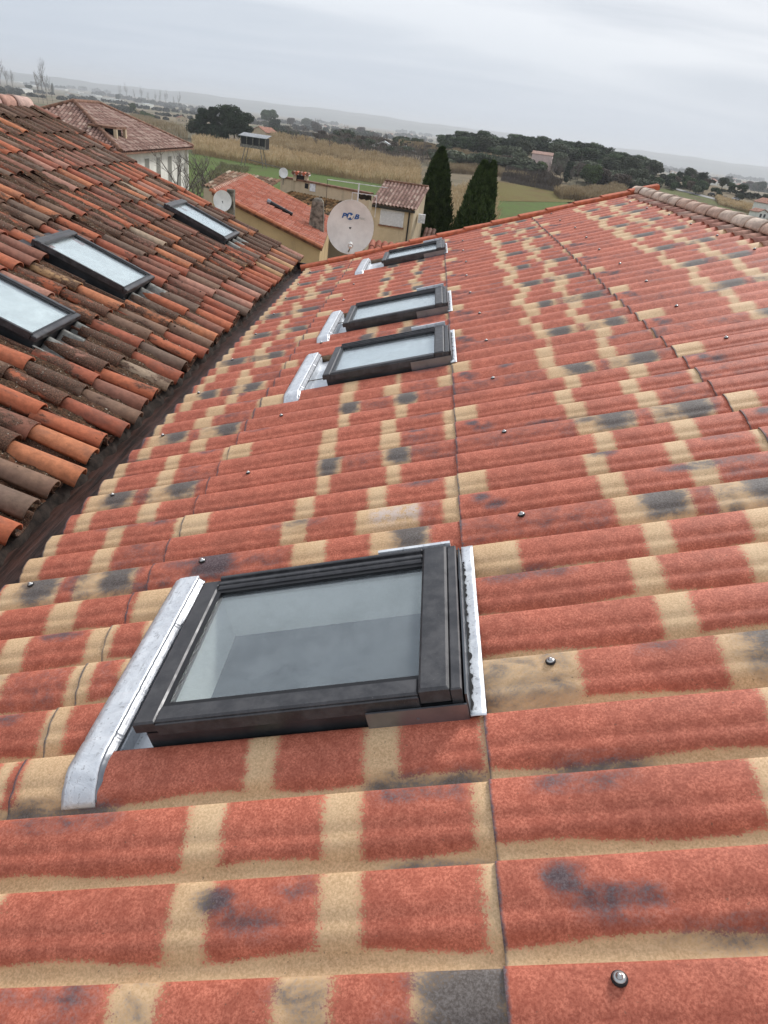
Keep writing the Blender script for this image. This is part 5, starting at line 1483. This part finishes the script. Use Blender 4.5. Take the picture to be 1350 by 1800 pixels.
q = on_orange(390, 352, .0)
dish("satellite_dish", Vector(at_r(391, 353, 27.0)), (0.35, -1, .15), .31, "white dish on a post at the far end of the cream house", arm=False, mount=[(0, 0, -.06), (.1, -.5, -.1), (.1, -3, -.1)])
pq = Vector(at_r(406, 352, 27.2)); MB().box(-.12, .12, -.12, .12, -1.2, .35).obj("chimney_post", M_CEMENT, empty("brick_post", pq, label="stubby cement post beside the white dish at the roof verge", cat="post"))
# mossy roof strip between the parapet and the orange roof
mr = empty("mossy_roof", label="narrow mossy yellow-brown barrel tile roof below the cream parapet", cat="roof")
a0 = on_wall(512, 338) - wn_*.02; a1 = on_wall(640, 366) - wn_*.02; a1.z = a0.z
tiled("tile_courses", a0 - wn_*3.2 - Vector((0, 0, 1.0)), a1-a0, wn_*3.2+Vector((0, 0, 1.0)), .24, .38, MOSST, mr, seed=9)
slab(a0-wn_*3.2-Vector((0, 0, 1.05)), a1-wn_*3.2-Vector((0, 0, 1.05)), wn_, 0, .05, -6, 0, "wall", W_CREAM, mr)
lr = empty("lean_to_roof", label="old lean-to tile roof with pale mortar edge behind the orange ridge", cat="roof")
a0 = Vector(at_z(402, 302, -2.3)); a1 = Vector(at_z(494, 318, -2.3)); vv = (a1-a0).normalized(); nn = Vector((-vv.y, vv.x, 0)); nn = nn if nn.y > 0 else -nn
tiled("tile_courses", a0-nn*2.4-Vector((0, 0, .8)), a1-a0, nn*2.4+Vector((0, 0, .8)), .26, .4, mat_tiles("worn_tiles", [(0.13, .08, .05), (0.30, .16, .1), (0.55, .45, .33)]), lr, seed=10)
slab(a0-nn*2.4-Vector((0, 0, .85)), a1-nn*2.4-Vector((0, 0, .85)), nn, 0, .05, -6, 0, "wall", W_CREAM, lr)

# --- small tower house with the shuttered window
sh_ = empty("small_tiled_house", label="small cream house with a pinkish lean-to tile roof and a closed white shutter", cat="house")
eL, eR = Vector(at_z(651, 358, -3.0)), Vector(at_z(730, 370, -3.0)); uu = (eR-eL).normalized(); bk = Vector((-uu.y, uu.x, 0)); bk = bk if bk.y > 0 else -bk
dep_ = 3.4
d = ray(658, 317); den = d[0]*bk.x+d[1]*bk.y; tt = (bk.dot(eL-Vector(CAM_POS))+dep_)/den; rise = (CAM_POS+d*tt)[2] - eL.z
sv = bk*dep_+Vector((0, 0, rise))
tiled("tile_courses", eL-uu*.08, (eR-eL)+uu*.16, sv, .235, .40, PINKT, sh_, seed=5)
slab(eL, eR, bk, .12, .0, -.16, -.03, "gutter", M_BLACK, sh_)
wallbox(sh_, [eL+bk*.12-Vector((0, 0, .05)), eR+bk*.12-uu*.1-Vector((0, 0, .05)), eR+sv-uu*.1-Vector((0, 0, .05)), eL+sv-Vector((0, 0, .05))], W_CREAM)
slab(eL+sv+Vector((0, 0, .03)), eR+sv+Vector((0, 0, .03)), bk, .12, .15, 0, .12, "ridge_cap", M_COP, sh_)
wp = eL+bk*.12
def on_sh(px_, py_):
    d = Vector(ray(px_, py_)); c = Vector(CAM_POS); return c + d*((wp-c).dot(bk)/d.dot(bk))
s0, s1 = on_sh(670, 364), on_sh(708, 400)
zt_, zb_ = on_sh(690, 367).z, on_sh(688, 397).z
x0_, x1_ = (s0-wp).dot(uu), (s1-wp).dot(uu)
sf_ = slab(wp+uu*x0_, wp+uu*x1_, bk, .05, .0, zb_-wp.z, zt_-wp.z, "window_frame", M_FRAMEW, sh_)
for i in range(12):
    za = zb_-wp.z+.05+(zt_-zb_-.12)*i/12
    slab(wp+uu*(x0_+.07), wp+uu*(x1_-.07), bk, .072 if i % 2 else .066, -.052, za, za+(zt_-zb_-.12)/12-.012, "shutter_slat", plain("shutter_white", (0.66, 0.67, 0.70), .5, var=.03) if i == 0 else bpy.data.materials["shutter_white"], sf_)
slab(wp+uu*(x0_-.06), wp+uu*(x1_+.06), bk, .10, .0, zb_-wp.z-.09, zb_-wp.z-.005, "window_sill", M_COP, sh_)
mb = MB(); mb.cyl(wp+uu*((eR-eL).length-.35)-bk*.05-Vector((0, 0, .1)), wp+uu*((eR-eL).length-.35)-bk*.05-Vector((0, 0, 6)), .045, n=8); mb.obj("downpipe", M_BLACK, sh_)
# low red roof corner just behind the verge, near the dish
lrr = empty("low_red_roof", label="corner of a low red tile roof just behind the big dish", cat="roof")
c0 = Vector(at_r(655, 418, 30)); tiled("tile_courses", c0-Vector((.1, 1.5, .75)), (1.5, 0.1, 0), (0, 1.5, .6), .24, .38, REDT, lrr, seed=12)
# narrow tiled strip beyond the downpipe and its ac box
nr = empty("side_roof", label="narrow pinkish tile roof squeezed between the small house and the first cypress", cat="roof")
c0 = eR+uu*.15+bk*.8; tiled("tile_courses", c0-Vector((0, 0, 3.6)), uu*.75, bk*2.6+Vector((0, 0, 2.3)), .24, .38, PINKT, nr, seed=13)
MB().box(-.22, .22, -.2, .2, -.25, .25).obj("unit_case", M_FRAMEW, empty("air_unit", c0+Vector((.15, .6, -.55)), label="pale air-conditioning unit at the corner of the small house by the cypress", cat="air conditioner"))
# white antenna mast with long crossbar above the terrace
am = Vector(at_r(628, 360, 36)); tp_ = Vector(at_r(632, 322, 36)).z
ae = empty("aerial_mast", am, label="white aerial mast with a long crossbar behind the big dish", cat="aerial")
MB().cyl((0, 0, -1.0), (0, 0, tp_-am.z), .032, n=8).obj("mast", M_FRAMEW, ae)
MB().cyl((-1.5, 0, tp_-am.z-.02), (1.35, .1, tp_-am.z-.05), .016, n=6).obj("crossbar", M_FRAMEW, ae)
MB().cyl((-1.5, 0, tp_-am.z-.02), (-1.5, 0, -.9), .012, n=6).obj("pole", M_BLACK, ae)
for i in range(3): MB().cyl((-.1-.1*i, -.3, -.55+.15*i), (.65-.1*i, .2, -.50+.15*i), .018, n=6).obj("rod", M_FRAMEW, ae)
cl = Vector(at_r(640, 352, 37)); lc = empty("dark_laundry", cl, label="dark cloth hanging over a white rack beside the mast", cat="laundry")
mb = MB(); gx = 8
for i in range(gx+1):
    for j in range(5): mb.v.append((-.35+.7*i/gx, .06*math.sin(i*1.3)+.15*j/4, .25-.06*j+.03*math.sin(i*2.1)))
for i in range(gx):
    for j in range(4): a = i*5+j; mb.f.append([a, a+5, a+6, a+1]); mb.sm.append(True); mb.mi.append(0)
o = mb.obj("cloth", M_BLACK, lc)
for a in (-.6, .6): MB().cyl((a, 0, -.7), (a, 0, .27), .015, n=6).obj("rack_leg", M_FRAMEW, lc)
MB().cyl((-.62, 0, .27), (.62, 0, .27), .015, n=6).obj("rack_bar", M_FRAMEW, lc)

# --- wooden lookout in the reeds
P = on_ground(447, 296); wl_ = empty("wooden_lookout", tuple(P), R(-12), label="weathered wooden lookout hut on crooked stilts standing in the reeds", cat="hut")
rr_ = math.hypot(P[0], P[1]); sc_ = rr_/F*1.12
W_OLD = plain("grey_weathered_wood", (0.24, 0.215, 0.185), .9, var=.3, scale=3)
hh = at_r(452, 262, rr_)[2]-P[2]; ht = at_r(455, 240, rr_)[2]-P[2]; hwid = 19*sc_
for (a, b) in ((-.9, -1), (.8, -1), (-.9, 1), (.8, 1)):
    MB().cyl((a*hwid*1.1, b*1.3, -.3), (a*hwid*.7, b*1.1, hh), .13, n=6).obj("post", W_OLD, wl_)
MB().box(-hwid, hwid, -1.5, 1.5, hh, hh+.2).obj("platform", W_OLD, wl_)
for a in np.linspace(-hwid+.1, hwid-.1, 5): MB().box(a-.1, a+.1, -1.45, -1.3, hh+.2, ht-.3).obj("hut_post", W_OLD, wl_)
MB().box(-hwid+.1, hwid-.1, -1.0, 1.4, hh+.2, ht-.35).obj("hut_wall", M_BLACK, wl_)
MB().box(-hwid, hwid, -1.42, -1.34, hh+.2, hh+.8).obj("rail_board", W_OLD, wl_)
mb = MB(); mb.add([(-hwid-.4, -1.9, ht-.45), (hwid+.4, -1.9, ht-.45), (hwid+.4, 1.9, ht+.35), (-hwid-.4, 1.9, ht+.35), (-hwid-.4, -1.9, ht-.3), (hwid+.4, -1.9, ht-.3), (hwid+.4, 1.9, ht+.5), (-hwid-.4, 1.9, ht+.5)], [(0, 3, 2, 1), (4, 5, 6, 7), (0, 1, 5, 4), (1, 2, 6, 5), (2, 3, 7, 6), (3, 0, 4, 7)]); mb.obj("roof", plain("tin_roof", (0.33, 0.34, 0.35), .6, var=.15, scale=2), wl_)
MB().cyl((-hwid*.3, -1.8, hh*.42), (hwid*2.4, -2.2, hh*.25), .12, n=5).obj("fallen_plank", W_OLD, wl_)

# --- simple gabled houses (each with windows) around the countryside
HOUSE_M = {}
def gabled(px_, py_, w, l, h, ang_, wallm, roofm, label, group=None, flat=False, name="house", storey=1, scale=1.0, r=None):
    P = on_ground(px_, py_) if r is None else at_r(px_, py_, r); root = empty(name, tuple(P), ang_, label=label, cat="house" if not flat else "warehouse", group=group); root.scale = (scale,)*3
    key = (w, l, h, flat, wallm.name)
    if key not in HOUSE_M:
        mb = MB(); rh = 0.5 if flat else w*.2
        mb.add([(-w/2, -l/2, -9), (w/2, -l/2, -9), (w/2, l/2, -9), (-w/2, l/2, -9), (-w/2, -l/2, h), (w/2, -l/2, h), (w/2, l/2, h), (-w/2, l/2, h), (0, -l/2, h+rh), (0, l/2, h+rh)],
               [(0, 1, 5, 8, 4), (1, 2, 6, 5), (2, 3, 7, 9, 6), (3, 0, 4, 7)])
        m1 = mb.mesh("wall", wallm)
        mb = MB(); o_ = .35
        mb.add([(-w/2-o_, -l/2-o_, h-.1), (0, -l/2-o_, h+rh+.06), (w/2+o_, -l/2-o_, h-.1), (-w/2-o_, l/2+o_, h-.1), (0, l/2+o_, h+rh+.06), (w/2+o_, l/2+o_, h-.1),
                (-w/2-o_, -l/2-o_, h-.3), (0, -l/2-o_, h+rh-.15), (w/2+o_, -l/2-o_, h-.3), (-w/2-o_, l/2+o_, h-.3), (0, l/2+o_, h+rh-.15), (w/2+o_, l/2+o_, h-.3)],
               [(0, 1, 4, 3), (1, 2, 5, 4), (6, 9, 10, 7), (7, 10, 11, 8), (0, 6, 7, 1), (1, 7, 8, 2), (3, 4, 10, 9), (4, 5, 11, 10), (0, 3, 9, 6), (2, 8, 11, 5)])
        m2 = mb.mesh("roof", roofm)
        m3 = MB().box(-.5, .5, -.05, .05, -.65, .65).mesh("window", M_WIN)
        HOUSE_M[key] = (m1, m2, m3)
    m1, m2, m3 = HOUSE_M[key]
    obj("wall", m1, root); obj("roof", m2, root)
    for st_ in range(storey):
        z = 1.6+st_*2.7
        for a in np.linspace(-w/2+1.5, w/2-1.5, max(2, int(w/4))): obj("window", m3, root, loc=(a, -l/2-.02, z))
        for a in np.linspace(-l/2+1.5, l/2-1.5, max(2, int(l/4))): obj("window", m3, root, loc=(w/2+.02, a, z), rot=(0, 0, R(90)))
    return root
W_PINK = mat_stucco("pink_render", (0.68, 0.52, 0.48), .2)
R_RED = plain("far_roof_tiles", (0.34, 0.16, 0.11), .9, var=.25, scale=1.5)
R_PINK = plain("far_pink_tiles", (0.40, 0.25, 0.20), .9, var=.2, scale=1.5)
R_PALE = plain("pale_roof_sheet", (0.58, 0.60, 0.62), .7, var=.1, scale=.3)
gabled(952, 283, 8, 14, 4.2, R(78), W_PINK, R_PINK, "pale pink two-storey house halfway up the wooded hill", storey=2, scale=.72, r=400)
gabled(1345, 384, 8, 10, 6, R(20), W_WHITE, R_RED, "white gabled house with dark windows cut by the photo's edge beyond the ridge tiles", storey=2)
gabled(1330, 385, 5, 5, 3, R(20), W_WHITE, R_RED, "low white annex in front of the white gabled house at the photo's edge")
gabled(465, 246, 12, 9, 4, R(-35), W_CREAM, R_RED, "salmon roofed house half hidden behind the wooden lookout")
gabled(748, 238, 9, 8, 5, R(15), W_CREAM, R_PINK, "beige villa among the trees beyond the slim cypress", storey=2)
gabled(757, 244, 7, 6, 3, R(15), W_CREAM, R_PINK, "lower beige outbuilding beside the beige villa")
gabled(1040, 303, 16, 8, 3.5, R(5), W_WHITE, R_PALE, "long pale house showing above the round evergreen", scale=.45)
gabled(1068, 312, 14, 8, 3.5, R(5), W_WHITE, R_PALE, "long pale shed showing right of the round evergreen", scale=.45)
gabled(675, 262, 30, 5, 2, R(-12), W_WHITE, R_PALE, "long low white wall-like building beyond the reeds", name="shed", scale=.5)
gabled(712, 268, 22, 6, 2, R(-12), W_CREAM, R_PALE, "second low pale building beyond the reeds, nearer the slim cypress", name="shed", scale=.5)
gabled(320, 214, 12, 8, 4, R(30), W_CREAM, R_RED, "house with a salmon roof just above the white house's roof line")
gabled(120, 168, 22, 10, 4, R(10), W_WHITE, R_RED, "low red roofed farm building behind the bare poplars")
gabled(425, 192, 11, 9, 8, R(10), W_PINK, R_RED, "tall orange house on the skyline behind the dark grove", storey=2)
for i in range(9):
    gabled(548+i*8+rnd.uniform(-2, 2), 212+i*1.6+rnd.uniform(-2, 2), 10, 8, 5, rnd.uniform(0, 3), W_PINK, R_RED, "far salmon coloured house in the village beyond the thicket", group="salmon village houses beyond the thicket")
for i, (x, y, w) in enumerate([(32, 145, 60), (58, 152, 46), (108, 158, 70), (135, 164, 60), (160, 170, 80), (190, 178, 90), (214, 172, 50), (300, 181, 50), (322, 186, 44), (255, 188, 30), (42, 163, 22)]):
    gabled(x, y, w*1.0, 44, 9, rnd.uniform(-.3, .1), W_WHITE, R_PALE, "long white warehouse on the plain beyond the bare poplars", group="white warehouses on the far plain", flat=True, name="warehouse", storey=0)
for i in range(95):
    px_ = rnd.choice([rnd.uniform(560, 790), rnd.uniform(1120, 1352), rnd.uniform(1120, 1352)])
    hz = 126+px_*.133; dy_ = rnd.uniform(11, 34) if px_ > 1000 else rnd.uniform(10, 24)
    if math.hypot(*on_ground(px_, hz+dy_)[:2]) < 750: continue
    gabled(px_, hz+dy_, 12, 9, 5, rnd.uniform(0, 3.1), rnd.choice([W_WHITE, W_CREAM]), rnd.choice([R_RED, R_PINK, R_PALE]), "pale far house in the hazy valley town", group="far houses of the valley town", scale=rnd.uniform(.9, 1.6))
for i, (x, y) in enumerate([(1272, 350), (1262, 346), (1293, 352), (1250, 344)]):
    P = on_ground(x, y); cr = empty("parked_car", tuple(P), R(20+i*5), label="small far parked car beside the road behind the ridge tiles", cat="car", group="far parked cars")
    pc = bpy.data.materials.get("car_white") or plain("car_white", (0.6, 0.6, 0.62), .4)
    m_ = M_BLACK if i % 2 else pc
    mb = MB(); mb.bev(-2.1, 2.1, -.85, .85, .35, .95, .15); mb.obj("body", m_, cr); mb = MB(); mb.bev(-1.2, 1.3, -.75, .75, .95, 1.45, .25); mb.obj("cabin", M_WIN, cr)
    for a in (-1.3, 1.3):
        for b in (-.85, .85): MB().cyl((a, b-.1, .32), (a, b+.1, .32), .32, n=10).obj("wheel", M_RUBBER, cr)

# ---- every look-alike gets a label that names its own spot
LM = [(-60, "the near end of the old roof's ridge"), (45, "the end of the old roof's ridge"), (110, "the peak of the hipped roof"), (170, "the chimney of the hipped roof"), (235, "the white house's far hip"), (300, "the white house's eaves"), (345, "the white house's corner"),
      (400, "the dark pine grove"), (452, "the wooden lookout"), (500, "the small parapet dish"), (550, "the parapet's meter box"), (600, "the big dish"), (655, "the small house's left end"), (700, "the small house's roof"), (745, "the small house's right end"),
      (777, "the slim cypress"), (815, "the cypress gap"), (858, "the blunt cypress"), (905, "the olive field"), (952, "the pink house"), (995, "the shaggy fir"), (1036, "the round evergreen"), (1080, "the verge's upper end"),
      (1120, "the first ridge tile"), (1165, "the fourth ridge tile"), (1210, "the pale road"), (1260, "the parked cars"), (1305, "the brown reeds"), (1340, "the white gabled house")]
ORD = "first second third fourth fifth sixth seventh eighth ninth tenth eleventh twelfth thirteenth fourteenth fifteenth sixteenth seventeenth eighteenth nineteenth twentieth".split() + ["twenty-first", "twenty-second", "twenty-third", "twenty-fourth", "twenty-fifth", "twenty-sixth", "twenty-seventh", "twenty-eighth", "twenty-ninth", "thirtieth"]
by = {}
for o in [q for q in COL.objects if q.parent is None and q.get('group') and q.get('label')]:
    by.setdefault((o['group'], o['label']), []).append(o)
SHORT = {"pines along the crest of the wooded hill": "skyline pine on the hill crest", "pines just below the crest": "full pine just under the crest", "trees on the slope of the wooded hill": "rounded evergreen on the hill slope",
         "trees behind the ridge tiles": "valley tree", "far trees of the hamlet beyond the reeds": "small hamlet tree", "trees on the slope behind the reeds": "greyish slope tree", "far houses of the valley town": "pale far town house",
         "leafless trees behind the reed beds": "leafless thicket tree", "leafless trees by the olive field": "leafless field-corner tree", "row of bare poplars before the warehouses": "bare poplar", "salmon village houses beyond the thicket": "salmon village house",
         "white warehouses on the far plain": "long white warehouse", "bare poplars above the old roof": "tall bare poplar", "bare trees at the far edge of the old roof": "bare tree", "far parked cars": "small parked car"}
for (g_, l_), os_ in by.items():
    if len(os_) < 2 or g_ not in SHORT: continue
    bins = {}
    for o in os_:
        px_, py_ = proj(tuple(o.location))
        b_ = min(LM, key=lambda q: abs(q[0]-px_))[1]
        bins.setdefault(b_, []).append((px_, o))
    for b_, L_ in bins.items():
        L_.sort(key=lambda q: q[0])
        for i, (_, o) in enumerate(L_):
            o['label'] = SHORT[g_] + " above " + b_ + ((", " + ORD[min(i, 29)] + " from left") if len(L_) > 1 else "")

# ---- the air
hz_m = bpy.data.materials.new("haze"); hz_m.use_nodes = True; ht_ = hz_m.node_tree; ht_.nodes.clear()
ho = ht_.nodes.new('ShaderNodeOutputMaterial'); hv = ht_.nodes.new('ShaderNodeVolumePrincipled')
hv.inputs['Color'].default_value = (0.95, 0.975, 1.0, 1); hv.inputs['Density'].default_value = 0.00013; hv.inputs['Anisotropy'].default_value = 0.2
ht_.links.new(hv.outputs[0], ho.inputs['Volume'])
hzb = MB().box(-14500, 14500, -14500, 14500, -90, 135).obj("haze", hz_m); hzb['kind'] = "stuff"
